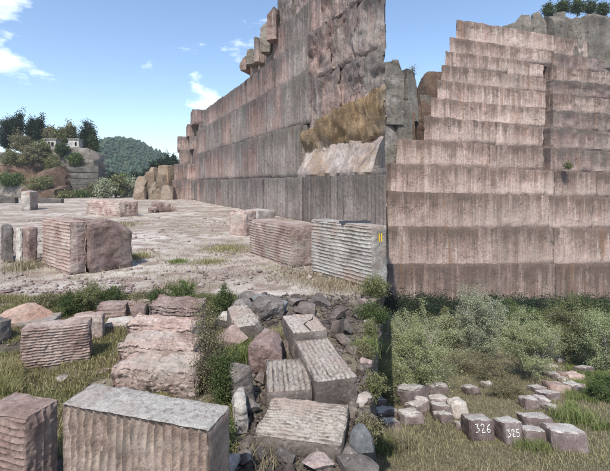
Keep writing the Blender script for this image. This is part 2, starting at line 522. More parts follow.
def block_mesh(L, W, H, res=(0.05, 0.05, 0.05), flutes=None, rough=0.012, rough_size=0.25, chip=0.03, chip_w=0.08, seed=0, warp=0.0, warp_size=1.0, angle=24, slant=None, cuts=0):
    """a rough cut block centred on its base: fine grid over the box, drill flutes cut into some faces, chipped edges, uneven faces"""
    n = [max(2, int(math.ceil(a / r))) for a, r in zip((L, W, H), res)]
    faces_i, verts_i = [], []
    off = 0
    for ax in range(3):
        u, v = [(1, 2), (2, 0), (0, 1)][ax]
        for side in (0, 1):
            iu, iv = np.meshgrid(np.arange(n[u] + 1), np.arange(n[v] + 1), indexing='ij')
            c = np.zeros((iu.size, 3), dtype=np.int64)
            c[:, u] = iu.ravel()
            c[:, v] = iv.ravel()
            c[:, ax] = n[ax] * side
            idx = np.arange(iu.size).reshape(iu.shape) + off
            q = np.stack([idx[:-1, :-1], idx[1:, :-1], idx[1:, 1:], idx[:-1, 1:]], -1).reshape(-1, 4)
            if side == 0:
                q = q[:, ::-1]
            faces_i.append(q)
            verts_i.append(c)
            off += iu.size
    vi = np.concatenate(verts_i)
    fi = np.concatenate(faces_i)
    key = (vi[:, 0] * 100003 + vi[:, 1]) * 100003 + vi[:, 2]
    _, first, inv = np.unique(key, return_index=True, return_inverse=True)
    vi = vi[first]
    fi = inv.ravel()[fi]
    p = np.stack([vi[:, 0] / n[0] * L - L / 2, vi[:, 1] / n[1] * W - W / 2, vi[:, 2] / n[2] * H], -1)
    base = p.copy()
    sp = base + seed * 13.7
    flags = {'-x': vi[:, 0] == 0, '+x': vi[:, 0] == n[0], '-y': vi[:, 1] == 0, '+y': vi[:, 1] == n[1], '-z': vi[:, 2] == 0, '+z': vi[:, 2] == n[2]}
    nrm = {'-x': (-1, 0, 0), '+x': (1, 0, 0), '-y': (0, -1, 0), '+y': (0, 1, 0), '-z': (0, 0, -1), '+z': (0, 0, 1)}
    # distance to the nearest edge of the box
    dist = np.sort(np.stack([base[:, 0] + L / 2, L / 2 - base[:, 0], base[:, 1] + W / 2, W / 2 - base[:, 1], base[:, 2] + 10 * (H if False else 0), H - base[:, 2]], -1), axis=1)
    e = dist[:, 1]
    ch = np.clip(1 - e / chip_w, 0, 1) ** 1.5 * (0.25 + 0.9 * np.clip(fbm(sp / max(chip_w * 2.2, 0.02), seed + 5, 3) + 0.25, 0, 1.2)) * chip
    jag = fbm(sp / rough_size, seed + 1, 5, 0.6)
    for f, mk in flags.items():
        if f == '-z':
            continue
        nv = np.array(nrm[f], dtype=float)
        d = rough * jag * 1.6 - ch
        if flutes and f in flutes:
            axis, pitch, depth = flutes[f][:3]
            wobble = flutes[f][3] if len(flutes[f]) > 3 else 0.15
            t = base[:, axis]
            wob = wobble * pitch * fbm(sp / (pitch * 5), seed + 9, 2)
            brk = np.clip(0.75 + 0.6 * fbm(sp / (pitch * 3.5), seed + 11, 3), 0.2, 1.2)
            d = d + flute_cut(t, pitch, depth, wob, np.clip(0.15 + 1.1 * fbm(sp / (pitch * 1.6), seed + 15, 3, 0.7), 0, 1)) * brk + 0.35 * rough * vnoise(sp / (rough_size * 0.12), seed + 16)
        p[mk] += nv * d[mk][:, None]
    if warp:
        for k in range(3):
            p[:, k] += warp * fbm(sp / warp_size + 31.7 * k, seed + 20 + k, 3) * np.clip(base[:, 2] / (0.25 * H), 0, 1)
    if slant is not None:
        p = slant(p, L, W, H)
    if cuts:                                     # break natural rock along flat joints
        qc = np.random.default_rng(seed + 77)
        half = np.array([L / 2, W / 2, H / 2])
        u = (p - np.array([0, 0, H / 2])) / half
        for k in range(cuts):
            nv = qc.normal(size=3)
            nv[2] = abs(nv[2]) * 0.8
            nv /= np.linalg.norm(nv)
            lim = np.abs(nv).sum() * qc.uniform(0.56, 0.84)
            d = u @ nv - lim
            u = u - np.where(d > 0, d * 0.97, 0)[:, None] * nv
        p = u * half + np.array([0, 0, H / 2])
    me = mesh_from('stone_block', p, fi, angle)
    return me


def boulder_mesh(rx, ry, rz, seed, cuts=9, sub=3, rough=0.06):
    cuts, sub, rough = cuts + 5, max(4, sub), rough * 0.5
    """an angular boulder: a ball cut by random planes, then roughened"""
    bm = bmesh.new()
    bmesh.ops.create_icosphere(bm, subdivisions=sub, radius=1.0)
    p = np.array([v.co[:] for v in bm.verts])
    f = np.array([[v.index for v in q.verts] for q in bm.faces])
    bm.free()
    r = np.random.default_rng(seed)
    for k in range(cuts):
        nv = r.normal(size=3)
        nv /= np.linalg.norm(nv)
        lim = r.uniform(0.42, 0.78)
        d = p @ nv - lim
        p = p - np.where(d > 0, d, 0)[:, None] * nv
    p = p * (1 + rough * fbm(p * 2.3 + seed * 3.1, seed, 4)[:, None])
    p = p / np.abs(p).max(axis=0)
    p = p * np.array([rx, ry, rz])
    p[:, 2] += rz * 0.8
    return mesh_from('boulder', p, f, 18)


def tubes_mesh(name, lines, sides=5):
    """lines: list of (points (k,3), radii (k))"""
    V, Fq, o = [], [], 0
    ang = np.arange(sides) / sides * 2 * math.pi
    for pts, rad in lines:
        pts = np.asarray(pts, float)
        k = len(pts)
        t = np.gradient(pts, axis=0)
        t /= np.linalg.norm(t, axis=1)[:, None] + 1e-9
        ref = np.where(np.abs(t[:, 2:3]) > 0.9, np.array([[1.0, 0, 0]]), np.array([[0, 0, 1.0]]))
        u = np.cross(t, ref)
        u /= np.linalg.norm(u, axis=1)[:, None] + 1e-9
        w = np.cross(t, u)
        rad = np.asarray(rad, float)
        ring = pts[:, None, :] + rad[:, None, None] * (np.cos(ang)[None, :, None] * u[:, None, :] + np.sin(ang)[None, :, None] * w[:, None, :])
        V.append(ring.reshape(-1, 3))
        i = np.arange(k - 1)[:, None] * sides + np.arange(sides)[None, :]
        j = np.arange(k - 1)[:, None] * sides + (np.arange(sides)[None, :] + 1) % sides
        Fq.append(np.stack([i, j, j + sides, i + sides], -1).reshape(-1, 4) + o)
        o += k * sides
    return mesh_from(name, np.concatenate(V), np.concatenate(Fq), 0)


def leaves_mesh(name, cen, size, r, flat=0.0, ratio=0.55):
    """one small pointed blade for each centre"""
    n = len(cen)
    a = r.normal(size=(n, 3))
    a[:, 2] *= 1 - flat
    a /= np.linalg.norm(a, axis=1)[:, None]
    b = r.normal(size=(n, 3))
    b -= (b * a).sum(1)[:, None] * a
    b /= np.linalg.norm(b, axis=1)[:, None]
    s = size * r.uniform(0.6, 1.35, size=(n, 1))
    v = np.stack([cen - a * s, cen + b * s * ratio, cen + a * s, cen - b * s * ratio], 1).reshape(-1, 3)
    return mesh_from(name, v, np.arange(n * 4).reshape(-1, 4))


def curve_pts(a, b, k, bend, r):
    a = np.asarray(a, float)
    b = np.asarray(b, float)
    t = np.linspace(0, 1, k)[:, None]
    off = r.normal(size=3) * bend * np.linalg.norm(b - a)
    return a + (b - a) * t + off * (t * (1 - t) * 2)


def tree_meshes(h, rad, seed, base=0.25, stems=1, twigs=70, per=45, leaf=0.07, scatter=0.16, trunk=0.035, lumps=0.35, twig_r=0.012, cone=0.0, droop=0.0, wisp=0.0):
    """trunk/limb mesh and crown mesh, standing on z=0; crown is an uneven ellipsoid filled with twigs, leaves cluster along the twigs"""
    r = np.random.default_rng(seed)
    lines, spine = [], []
    for s in range(stems):
        a = 2 * math.pi * (s / max(1, stems)) + r.uniform(0, 1)
        lean = 0.0 if stems == 1 else r.uniform(0.35, 0.8) * rad
        foot = np.array([math.cos(a), math.sin(a), 0]) * (0 if stems == 1 else 0.06 * rad)
        tip = np.array([math.cos(a) * lean + r.normal() * 0.05 * h, math.sin(a) * lean + r.normal() * 0.05 * h, h * r.uniform(0.72, 0.92)])
        pts = curve_pts(foot, tip, 9, 0.08, r)
        pts[0, 2] = -0.12
        rr = np.linspace(trunk * h, trunk * h * 0.15, 9) / (1 if stems == 1 else 1.8)
        lines.append((pts, rr))
        spine.append(pts)
    cz0 = base * h
    cen = np.array([0, 0, (cz0 + h) / 2])
    half = (h - cz0) / 2
    leaves = []
    for k in range(twigs):
        d = r.normal(size=3)
        d /= np.linalg.norm(d)
        rr = r.uniform(0.25, 1.0) ** 0.5
        lump = 1 + lumps * vnoise(np.array([d * 2.1 + seed * 7.7]), seed)[0]
        e = cen + d * np.array([rad, rad, half]) * rr * lump
        if wisp and d[2] > -0.2:                  # loose shoots that stand out of the outline
            e[2] += abs(r.normal()) * wisp * 0.28 * half
        if cone:
            tt = np.clip((e[2] - cz0) / (h - cz0), 0, 1)
            e[:2] *= 1 - cone * tt
        if e[2] < 0.05 * h:
            e[2] = 0.05 * h + r.uniform(0, 0.1) * h
        sp = spine[r.integers(len(spine))]
        jlo = np.argmin(np.abs(sp[:, 2] - max(0.08 * h, e[2] - r.uniform(0.15, 0.5) * h * 0.8)))
        st = sp[jlo]
        pts = curve_pts(st, e, 6, 0.14, r)
        w0 = min(twig_r * h * 0.6, trunk * h * 0.4)
        lines.append((pts, np.linspace(w0, w0 * 0.2, 6)))
        # leaves along the outer part
        m = int(per * r.uniform(0.5, 1.5))
        t = 0.35 + 0.7 * r.uniform(0, 1, size=m) ** 0.7
        t = np.clip(t, 0, 1.04)[:, None]
        q = st + (e - st) * t + (pts[3] - (st + e) / 2) * (t * (1 - t) * 2)
        q = q + r.normal(size=(m, 3)) * scatter * (0.4 + 0.6 * t)
        if droop:
            q[:, 2] -= np.abs(r.normal(size=m)) * droop
        leaves.append(q)
    q = np.concatenate(leaves)
    q[:, 2] = np.maximum(q[:, 2], 0.02)
    return tubes_mesh('trunk', lines), leaves_mesh('crown', q, leaf, r)


def plant(name, label, cat, loc, leafmat, barkmat, group=None, rotz=0.0, **kw):
    t = thing(name, label, cat, loc, (0, 0, rotz), group)
    tm, cm = tree_meshes(**kw)
    link('trunk' if cat == 'tree' else 'stem', tm, M[barkmat], t)
    link('crown' if cat == 'tree' else 'foliage', cm, M[leafmat], t)
    return t


def corner_block(label, near, right, left, H, mat, group=None, flutes=None, res=None, tilt=(0, 0), name='stone_block', sink=0.02, cat='stone block', **kw):
    """a block from three base corners seen from above: the near one, the one to its right, the one to its left/back"""
    Nn, A, B = (Vector((c[0], c[1])) for c in (near, right, left))
    x = (A - Nn)
    L = x.length
    x.normalize()
    y = Vector((-x.y, x.x))
    W = abs((B - Nn).dot(y))
    c = Nn + x * L / 2 + y * W / 2
    if res is None:
        res = (0.06,) * 3
    me = block_mesh(L, W, H, res, flutes, **kw)
    z = near[2] if len(near) > 2 else 0.0
    o = link(name, me, M[mat], None, (c.x, c.y, z - sink), Euler((tilt[0], tilt[1], math.atan2(x.y, x.x)), 'XYZ'))
    return tag(o, label, cat, group), (L, W)


# ================================================================== LARGE STRUCTURE
# ---- quarry floor (level) with a brink on its right
def build_floor():
    rows, cols = 230, 240
    Y = 0.2 + (np.linspace(0, 1, rows) ** 2.6) * 139.8
    t = np.linspace(0, 1, cols)
    X = np.zeros((rows, cols))
    for i, y in enumerate(Y):
        ex = edge_x(y)
        X[i] = ex - (t ** 2.2) * (ex + 30 + 0.95 * y)
    P = np.stack([X, np.repeat(Y[:, None], cols, 1), np.zeros_like(X)], -1).reshape(-1, 3)
    far = np.clip((P[:, 1] - 11) / 8, 0, 1)
    P[:, 2] = 0.05 * fbm(P * np.array([0.5, 0.5, 0]) + 3, 3, 4) * (0.35 + far) + 0.018 * fbm(P * np.array([3.1, 3.1, 0]), 5, 3) - 0.02
    # ragged brink
    jit = np.zeros((rows, cols))
    P3 = P.reshape(rows, cols, 3)
    P3[:, 0, 2] -= 0.03
    idx = np.arange(rows * cols).reshape(rows, cols)
    q = np.stack([idx[:-1, 1:], idx[:-1, :-1], idx[1:, :-1], idx[1:, 1:]], -1).reshape(-1, 4)
    me = mesh_from('quarry_floor', P3.reshape(-1, 3), q, 0)
    o = link('quarry_floor', me, M['ground'])
    tag(o, kind='structure')
    # the rock bank under the brink
    nb = 260
    Yb = 0.2 + np.linspace(0, 1, nb) ** 1.8 * 60
    rowsb = 14
    pts = []
    for y in Yb:
        top = np.array([float(edge_x(y)), y, -0.04])
        zb = EYE - FIELD_A - FIELD_S * y - 0.4
        for j in range(rowsb):
            s = j / (rowsb - 1)
            pts.append([top[0] + 0.02 - 0.10 * s * abs(zb) * 0.15, y, top[2] * (1 - s) + zb * s])
    pts = np.array(pts)
    n = np.maximum(fbm(pts * 0.9, 40, 4), 0.8 * vnoise(np.floor(pts * np.array([1, 1.3, 1.7])) + 0.5, 44))
    inner = np.tile(np.clip(np.arange(rowsb) / 3, 0, 1), nb)
    pts[:, 0] -= 0.6 * (n * 0.5 + 0.5) * inner
    idx = np.arange(nb * rowsb).reshape(nb, rowsb)
    q = np.stack([idx[:-1, :-1], idx[:-1, 1:], idx[1:, 1:], idx[1:, :-1]], -1).reshape(-1, 4)
    o = link('rock_bank', mesh_from('rock_bank', pts, q, 35), M['crag'])
    tag(o, kind='structure')


def field_z(x, y):
    x = np.asarray(x, float)
    y = np.asarray(y, float)
    z = EYE - FIELD_A - FIELD_S * np.minimum(y, 54)
    p = np.stack([x * 0.35, y * 0.35, np.zeros_like(x)], -1).reshape(-1, 3)
    p2 = p * 4.1
    z = z + (0.16 * fbm(p, 60, 3) + 0.05 * fbm(p2, 61, 3)).reshape(z.shape)
    return z


def build_field():
    rows, cols = 170, 190
    Y = 0.2 + (np.linspace(0, 1, rows) ** 1.5) * 90
    t = np.linspace(0, 1, cols)
    X = np.zeros((rows, cols))
    for i, y in enumerate(Y):
        x0 = float(edge_x(y)) - 0.9 - 0.03 * y
        X[i] = x0 + (t ** 1.3) * (15 + 1.25 * y)
    YY = np.repeat(Y[:, None], cols, 1)
    Z = field_z(X, YY)
    P = np.stack([X, YY, Z], -1).reshape(-1, 3)
    idx = np.arange(rows * cols).reshape(rows, cols)
    q = np.stack([idx[:-1, :-1], idx[:-1, 1:], idx[1:, 1:], idx[1:, :-1]], -1).reshape(-1, 4)
    o = link('field', mesh_from('field', P, q, 0), M['field'])
    tag(o, kind='structure')


def build_far():
    # far valley floor, one sheet to the horizon
    P = np.array([[-1200, 139.5, -0.25], [1200, 139.5, -0.25], [1200, 1450, -0.25], [-1200, 1450, -0.25]], float)
    o = link('valley_floor', mesh_from('valley_floor', P, np.array([[0, 1, 2, 3]])), M['wooded'])
    tag(o, kind='structure')
    # wooded hill
    D = 420.0
    prof = [(-120, 190), (-40, 186), (30, 172), (70, 163), (97, 151), (110, 142), (120, 137.5), (128, 136), (137, 139), (150, 147), (172, 157), (200, 168), (240, 178), (300, 190)]
    xs = [(p[0] - PX0) / F * D for p in prof]
    zs = [EYE + (HOR - p[1]) / F * D - 4.0 for p in prof]
    nx, ny = 120, 40
    X = np.linspace(xs[0], xs[-1], nx)
    H = np.interp(X, xs, zs)
    v = np.linspace(-1, 1, ny)
    pts = np.zeros((ny, nx, 3))
    for j, vv in enumerate(v):
        pts[j, :, 0] = X
        pts[j, :, 1] = D + vv * 130
        pts[j, :, 2] = -1 + (H + 1) * (1 - vv * vv) ** 0.9
    fl = pts.reshape(-1, 3)
    fl[:, 2] += 2.2 * fbm(fl * 0.03, 77, 3) * np.clip(fl[:, 2] / 8, 0, 1)
    idx = np.arange(nx * ny).reshape(ny, nx)
    q = np.stack([idx[:-1, :-1], idx[:-1, 1:], idx[1:, 1:], idx[1:, :-1]], -1).reshape(-1, 4)
    o = link('hill', mesh_from('hill', fl, q, 0), M['wooded'])
    tag(o, kind='structure')
    # its woodland reads as one mass
    r = np.random.default_rng(5)
    bm = bmesh.new()
    bmesh.ops.create_icosphere(bm, subdivisions=1, radius=1.0)
    bp = np.array([w.co[:] for w in bm.verts])
    bf = np.array([[w.index for w in f.verts] for f in bm.faces])
    bm.free()
    n = 26000
    ii = r.uniform(0, nx - 1.01, n)
    jj = r.uniform(0, ny * 0.56, n)
    i0, j0 = ii.astype(int), jj.astype(int)
    base = fl.reshape(ny, nx, 3)[j0, i0]
    base = base + np.stack([r.uniform(-3, 3, n), r.uniform(-3, 3, n), -0.3 * np.ones(n)], -1)
    sz = 0.45 + 1.3 * r.uniform(0, 1, n) ** 2.5
    V = []
    for k in range(n):
        q = bp * np.array([sz[k], sz[k], sz[k] * r.uniform(0.9, 1.7)])
        q = q * (1 + 0.3 * r.normal(size=(len(bp), 1)))
        V.append(q + base[k] + np.array([0, 0, sz[k] * 0.6]))
    V = np.concatenate(V)
    Fc = (bf[None, :, :] + (np.arange(n) * len(bp))[:, None, None]).reshape(-1, 3)
    o = link('hillside_wood', mesh_from('hillside_wood', V, Fc), M['farwood'])
    tag(o, 'dense green woodland covering the distant rounded hill', 'woodland', kind='stuff')


build_floor()
build_field()
build_far()

# ---- the tall terraced face on the right of the quarry floor (runs away from the viewer)
U = Vector((-0.504, 1.0)).normalized()       # along the face, away from the viewer
NO = Vector((-U.y, U.x))                     # out of the face, over the floor
C0 = Vector((5.3, 25.8))                     # its near corner


def face_panel(parent, s0, s1, z0, z1, out, mat, seed, depth=5.0, lean=0.0, rough=0.05, chip=0.075, res=0.22, name='rock_panel', warp=0.0, slant=None, origin=C0, along=U, outward=NO):
    """one sawn panel of a face: s along, z up, out = how far it stands in front of the face line"""
    corner = s0 < 10
    if s0 < 0.1:
        s0 = -1.27 * out
    L, H = s1 - s0, z1 - z0
    inner = slant

    def turn(p, L, W, H):
        if inner is not None:
            p = inner(p, L, W, H)
        p[:, 1] += 0.14 * np.exp(-np.clip(p[:, 2], 0, None) / 0.18) * (p[:, 1] < 0)
        if corner:                                # the near corner turns back behind the face
            p[:, 0] -= 1.4 * np.clip(p[:, 1] + W / 2, 0, None)
        return p
    me = block_mesh(L, depth, H, (res, depth / 3, res), None, rough, 0.9, chip, 0.15 if chip < 0.1 else 0.3, seed, warp, 3.0, 35, turn)
    c = origin + along * (s0 + s1) / 2 + outward * (out - depth / 2)
    # local -y is outward
    rz = math.atan2(-outward.x, outward.y) + math.pi
    o = link(name, me, M[mat], parent, (c.x, c.y, z0), (0, 0, rz))
    return o


face = thing('quarry_face', 'tall terraced pink and grey quarry face sawn in courses, right of the dusty floor', 'quarry face', (C0.x, C0.y, 0))
r = random.Random(11)


def rel(o, root):
    o.parent = root
    o.matrix_parent_inverse = Matrix.Translation(-root.location)


def course(root, z0, z1, s0, s1, out, wmin, wmax, matpick, seed0, **kw):
    s = s0
    k = 0
    while s < s1 - 0.3:
        w = r.uniform(wmin, wmax)
        e = min(s1, s + w)
        if s1 - e < wmin * 0.6:
            e = s1
        o = face_panel(None, s, e, z0, z1 + r.uniform(-0.06, 0.06), out + r.uniform(-0.13, 0.13), matpick(s, z0), seed0 + k, **kw)
        rel(o, root)
        s = e
        k += 1


def pick(s, z):
    if s < 15 and z < 4:
        return 'face_grey'
    return r.choice(['face', 'face', 'face_grey'])


course(face, -0.3, 3.75, 0, 62, 1.5, 3.0, 6.5, pick, 100, depth=6)
course(face, 3.75, 8.6, 11.5, 61, 0.7, 3.0, 6.0, pick, 140, depth=6)
course(face, 8.6, 13.4, 10.5, 59, 0.2, 3.2, 6.5, pick, 170, depth=6)
course(face, 13.4, 16.9, 11, 56, -0.3, 3.5, 7.0, pick, 200, depth=6)
course(face, 16.9, 20.3, 9, 29.5, -0.8, 3.0, 6.0, pick, 230, depth=6)
course(face, 20.3, 24.5, 9, 21.5, -1.3, 2.5, 5.0, pick, 260, depth=6, rough=0.22, chip=0.5)


def lean_over(amount):
    def f(p, L, W, H):
        p[:, 1] += amount * (1 - p[:, 2] / H)
        return p
    return f


def ramp_out(amount):
    def f(p, L, W, H):
        p[:, 1] -= amount * (1 - p[:, 2] / H) * np.clip((W / 2 - p[:, 1]) / W, 0, 1)
        return p
    return f


# the natural, fissured end near the viewer: pale ramp, brown overhanging band, rough rock above
def band(p, L, W, H):
    p[:, 1] += 0.6 * (1 - p[:, 2] / H)
    p[:, 2] -= 1.9 * (0.5 - p[:, 0] / L) ** 1.5
    return p


rel(face_panel(None, 0.0, 11.9, 3.72, 6.8, -0.5, 'ramp', 301, 5, rough=0.2, chip=0.2, warp=0.3, slant=ramp_out(1.5)), face)
rel(face_panel(None, 0.0, 11.6, 6.3, 9.6, 0.5, 'brown', 311, 5, rough=0.22, chip=0.12, warp=0.3, slant=band), face)
sd = 0
for (z0, z1, out, cuts) in ((7.3, 12.4, -0.05, (0, 2.6, 6.1, 10.9)), (12.4, 16.6, -0.05, (0, 3.9, 7.2, 11.2)), (16.6, 20.4, -0.2, (0, 4.6, 9.2)), (20.4, 24.5, -0.5, (0, 5.1, 9.1))):
    for a, b in zip(cuts[:-1], cuts[1:]):
        sd += 1
        rel(face_panel(None, max(0, a - 0.45), b + 0.1, z0 - 0.2, z1, out + r.uniform(-0.15, 0.15), r.choice(['face', 'face', 'face', 'face_grey']), 330 + sd, 6, rough=0.26, chip=0.3, warp=0.3), face)

# crags on the ragged skyline of the face
for k, (px0, px1, ytop, ybot, d) in enumerate([(244, 252, 53, 70, 51.5), (250, 260, 46, 64, 49.5), (257, 268, 37, 62, 47.2), (265, 275, 16, 52, 45.4), (271, 283, 2, 40, 44.0)]):
    a, b = at(px0, ybot, d), at(px1, ytop, d)
    me = block_mesh(b.x - a.x, 3.5, b.z - a.z, (0.2, 0.5, 0.2), None, 0.12, 0.7, 0.03, 0.2, 700 + k, 0.12, 2.0, 18, None, 10)
    o = link('crag', me, M['crag' if k % 2 else 'face'], None, ((a.x + b.x) / 2, d + 1.4, a.z), (0, 0, math.radians(-22)))
    rel(o, face)

# stepped end of the face further off: shorter blocks stacked like stairs
for k, (px0, px1, ytop, ybot, d) in enumerate([
        (186, 204, 109, 124, 80), (181, 193, 123, 136, 84), (193, 206, 123.5, 136, 79),
        (172, 184, 136, 150, 88), (184, 203, 135.6, 149, 80), (174, 188, 149.6, 164, 84), (188, 204, 148.6, 163, 78),
        (168, 181, 163.5, 180, 82), (181, 196, 163, 179.6, 77), (196, 208, 162.6, 181, 74),
        (166, 178, 179.6, 200, 79), (178, 190, 179, 200.5, 74), (190, 206, 181, 202, 70)]):
    a, b = at(px0, ybot, d), at(px1, ytop, d)
    L, H = (b.x - a.x) * 1.12, b.z - a.z + 0.02
    me = block_mesh(L, 9, H, (0.4, 3, 0.4), None, 0.12, 1.2, 0.2, 0.4, 500 + k)
    o = link('rock_step', me, M['face'], None, ((a.x + b.x) / 2, d + 4.4, a.z), (0, 0, math.radians(18)))
    rel(o, face)

# ---- weathered tan outcrop at the far foot of the face
outc = thing('rock_outcrop', 'tan and orange weathered outcrop at the far foot of the terraced face', 'outcrop', at(152, 200, 78) * 1.0)
outc.location.z = 0
for k, (px0, px1, ytop, d, yaw) in enumerate([(133, 141, 186, 77, 20), (137, 146, 176, 79, -25), (143, 151, 170, 80, 15), (148, 156, 167, 81, -10), (154, 162, 168, 80.5, 30), (160, 171, 165, 81, -20), (146, 154, 186, 76, 35), (152, 160, 181, 77, -30), (158, 169, 185, 75.5, 12)]):
    a, b = at(px0, 200, d), at(px1, ytop, d)
    me = block_mesh(b.x - a.x + 0.5, 4, b.z + 0.3, (0.2, 0.5, 0.2), None, 0.12, 0.6, 0.03, 0.2, 560 + k, 0.12, 1.5, 18, None, 12)
    o = link('rock_mass', me, M['tan'], None, ((a.x + b.x) / 2, d + 2, -0.3), (0, 0, math.radians(yaw)))
    rel(o, outc)

# ---- the great wall of benches on the right, facing the viewer
WY0, WK = 58.0, 0.20                                  # wall line: Y = 58 + 0.2 X


def on_wall(px, py, back=0.0):
    a = (px - PX0) / F
    d = (WY0 + back) / (1 - WK * a)
    return at(px, py, d)


WU = Vector((1, WK)).normalized()
WN = Vector((WU.y, -WU.x))
wall = thing('quarry_wall', 'high pale pink wall of stacked sawn benches against blue sky', 'quarry wall', on_wall(395, 291))
wall.location.z = -18
# course tops at the left and right of the photograph: (left px, top y at left, right px, top y at right)
CT = [(456, 18.5, 612, 45), (449, 36, 612, 61), (445, 50, 612, 73), (441, 64, 612, 86), (437, 79, 612, 99), (431, 97, 612, 115),
      (424, 115, 612, 132), (396, 138, 612, 151), (391, 163, 612, 173), (388, 191, 612, 197), (387, 226, 612, 228), (387, 264, 612, 264), (387, 340, 612, 340)]
wr = random.Random(23)
for i in range(len(CT) - 1):
    lx, ly, rx, ry = CT[i]
    blx, bly, brx, bry = CT[i + 1]
    back = (len(CT) - 2 - i) * 0.6 + (0.8 if i < 7 else 0.0)
    px = lx
    while px < 611:
        w = wr.uniform(60, 170)
        if i < 10 and px < 553 < px + w * 1.4:
            e = 552.0 + wr.uniform(-3, 3)
        else:
            e = px + w
        if e <= px + 6:
            e = px + w
        if 612 - e < 16:
            e = 614
        f0, f1 = (px - lx) / (rx - lx), (e - lx) / (rx - lx)
        gap = 7.0 if (abs(e - 552) < 4 and 2 <= i <= 7) else 0.0
        t0, t1 = ly + (ry - ly) * f0, ly + (ry - ly) * f1
        fb0 = (px - blx) / (brx - blx)
        fb1 = (e - blx) / (brx - blx)
        b0, b1 = bly + (bry - bly) * fb0, bly + (bry - bly) * fb1
        jb = wr.uniform(-0.05, 0.05)
        pa, pb = on_wall(px, t0, back + jb), on_wall(e - gap, t1, back + jb)
        qa, qb = on_wall(px, b0, back + jb), on_wall(e - gap, b1, back + jb)
        Lw = (Vector((pb.x, pb.y)) - Vector((pa.x, pa.y))).length
        zb = min(qa.z, qb.z) - 0.25
        H = max(pa.z, pb.z) - zb
        dl, dr = (max(pa.z, pb.z) - pa.z), (max(pa.z, pb.z) - pb.z)

        def dip(p, L, W, Hh, dl=dl, dr=dr, first=(px == lx and i < 8)):
            f = p[:, 0] / L + 0.5
            if first:
                p[:, 0] += 0.68 * np.clip(p[:, 1] + W / 2, 0, None)
            p[:, 1] += 0.42 * (0.9 + 0.2 * vnoise(p * 0.7 + 5.0, 3)) * np.exp(-np.clip(p[:, 2] - 0.25, 0, None) / 0.25) * (p[:, 1] < 0)
            p[:, 2] -= (dl * (1 - f) + dr * f) * (p[:, 2] / Hh)
            return p
        me = block_mesh(Lw, 7, H, (0.35, 2.4, 0.35), None, 0.26 if px > 545 and i < 8 else 0.12, 1.3, 0.14, 0.3, 800 + i * 20 + int(px) % 19, 0.05, 3.0, 35, dip)
        mid = (Vector((pa.x, pa.y)) + Vector((pb.x, pb.y))) / 2 - WN * 3.5
        o = link('bench_panel', me, M['wallred' if px > 545 and 1 <= i < 8 and wr.random() < 0.5 else 'wall'], None, (mid.x, mid.y, zb), (0, 0, math.atan2(WU.y, WU.x)))
        rel(o, wall)
        px = e
# natural crags: the pillar and cleft at its left, the ragged top at its right
for k, (px0, px1, ytop, ybot, back, mat, yaw) in enumerate([
        (380, 398, 116, 205, 3.6, 'crag', 10), (379, 400, 62, 124, 4.0, 'crag', 12), (394, 406, 60, 110, 4.4, 'crag', -18), (392, 409, 100, 205, 3.8, 'crag', 16), (402, 415, 68, 120, 5.0, 'crag', 25), (403, 417, 112, 205, 4.4, 'rust', -12),
        (418, 440, 92, 175, 10.5, 'crag', -8), (426, 446, 70, 130, 12.0, 'rust', 10), (410, 424, 88, 205, 6.2, 'rust', 20), (418, 432, 98, 170, 7.6, 'rust', 5),
        (514, 524, 19, 50, 9.6, 'crag', 20), (521, 534, 13, 50, 9.4, 'crag', -12), (532, 543, 16, 52, 9.0, 'crag', 22), (541, 552, 10, 54, 8.6, 'crag', -20), (550, 562, 13, 56, 8.2, 'crag', 15), (560, 571, 10, 58, 7.8, 'crag', -25),
        (569, 581, 14, 60, 7.4, 'crag', 10), (579, 590, 9, 62, 7.0, 'crag', -15), (588, 600, 12, 64, 6.6, 'crag', 24), (598, 618, 9, 66, 6.2, 'crag', -8), (505, 517, 23, 44, 10.0, 'crag', 12), (543, 560, 56, 158, 8.2, 'rust', 8)]):
    a, b = on_wall(px0, ybot, back), on_wall(px1, ytop, back)
    me = block_mesh((b.x - a.x) * 1.1, 5, b.z - a.z, (0.22, 0.6, 0.22), None, 0.15, 0.7, 0.03, 0.2, 900 + k, 0.12, 2.0, 18, None, 5 if px0 < 440 else 11)
    o = link('crag', me, M[mat], None, ((a.x + b.x) / 2, (a.y + b.y) / 2 + 2.5, a.z), (0, 0, math.radians(yaw)))
    rel(o, wall)

# ---- wooded bluff on the far left, with cut rock below it
BD = 95.0
bluff = thing('rocky_bluff', 'grey rocky bluff with red brown cut face and stepped benches, far left', 'bluff', (at(50, 196, BD).x, BD, 0))


def bluff_piece(name, px0, px1, ytop, ybot, d, depth, mat, seed, rough=0.5, chip=0.9, warp=0.7, rs=2.0, res=0.4):
    a, b = at(px0, ybot, d), at(px1, ytop, d)
    z0 = max(-0.3, a.z)
    me = block_mesh(b.x - a.x, depth, b.z - z0, (res, 1.2, res), None, rough * 0.8, rs * 0.5, chip * 0.4, 0.8, seed, warp * 0.7, 3.0, 26, None, 8 if rough > 0.3 else 0)
    o = link(name, me, M[mat], None, ((a.x + b.x) / 2, d + depth / 2, z0))
    rel(o, bluff)
    return o


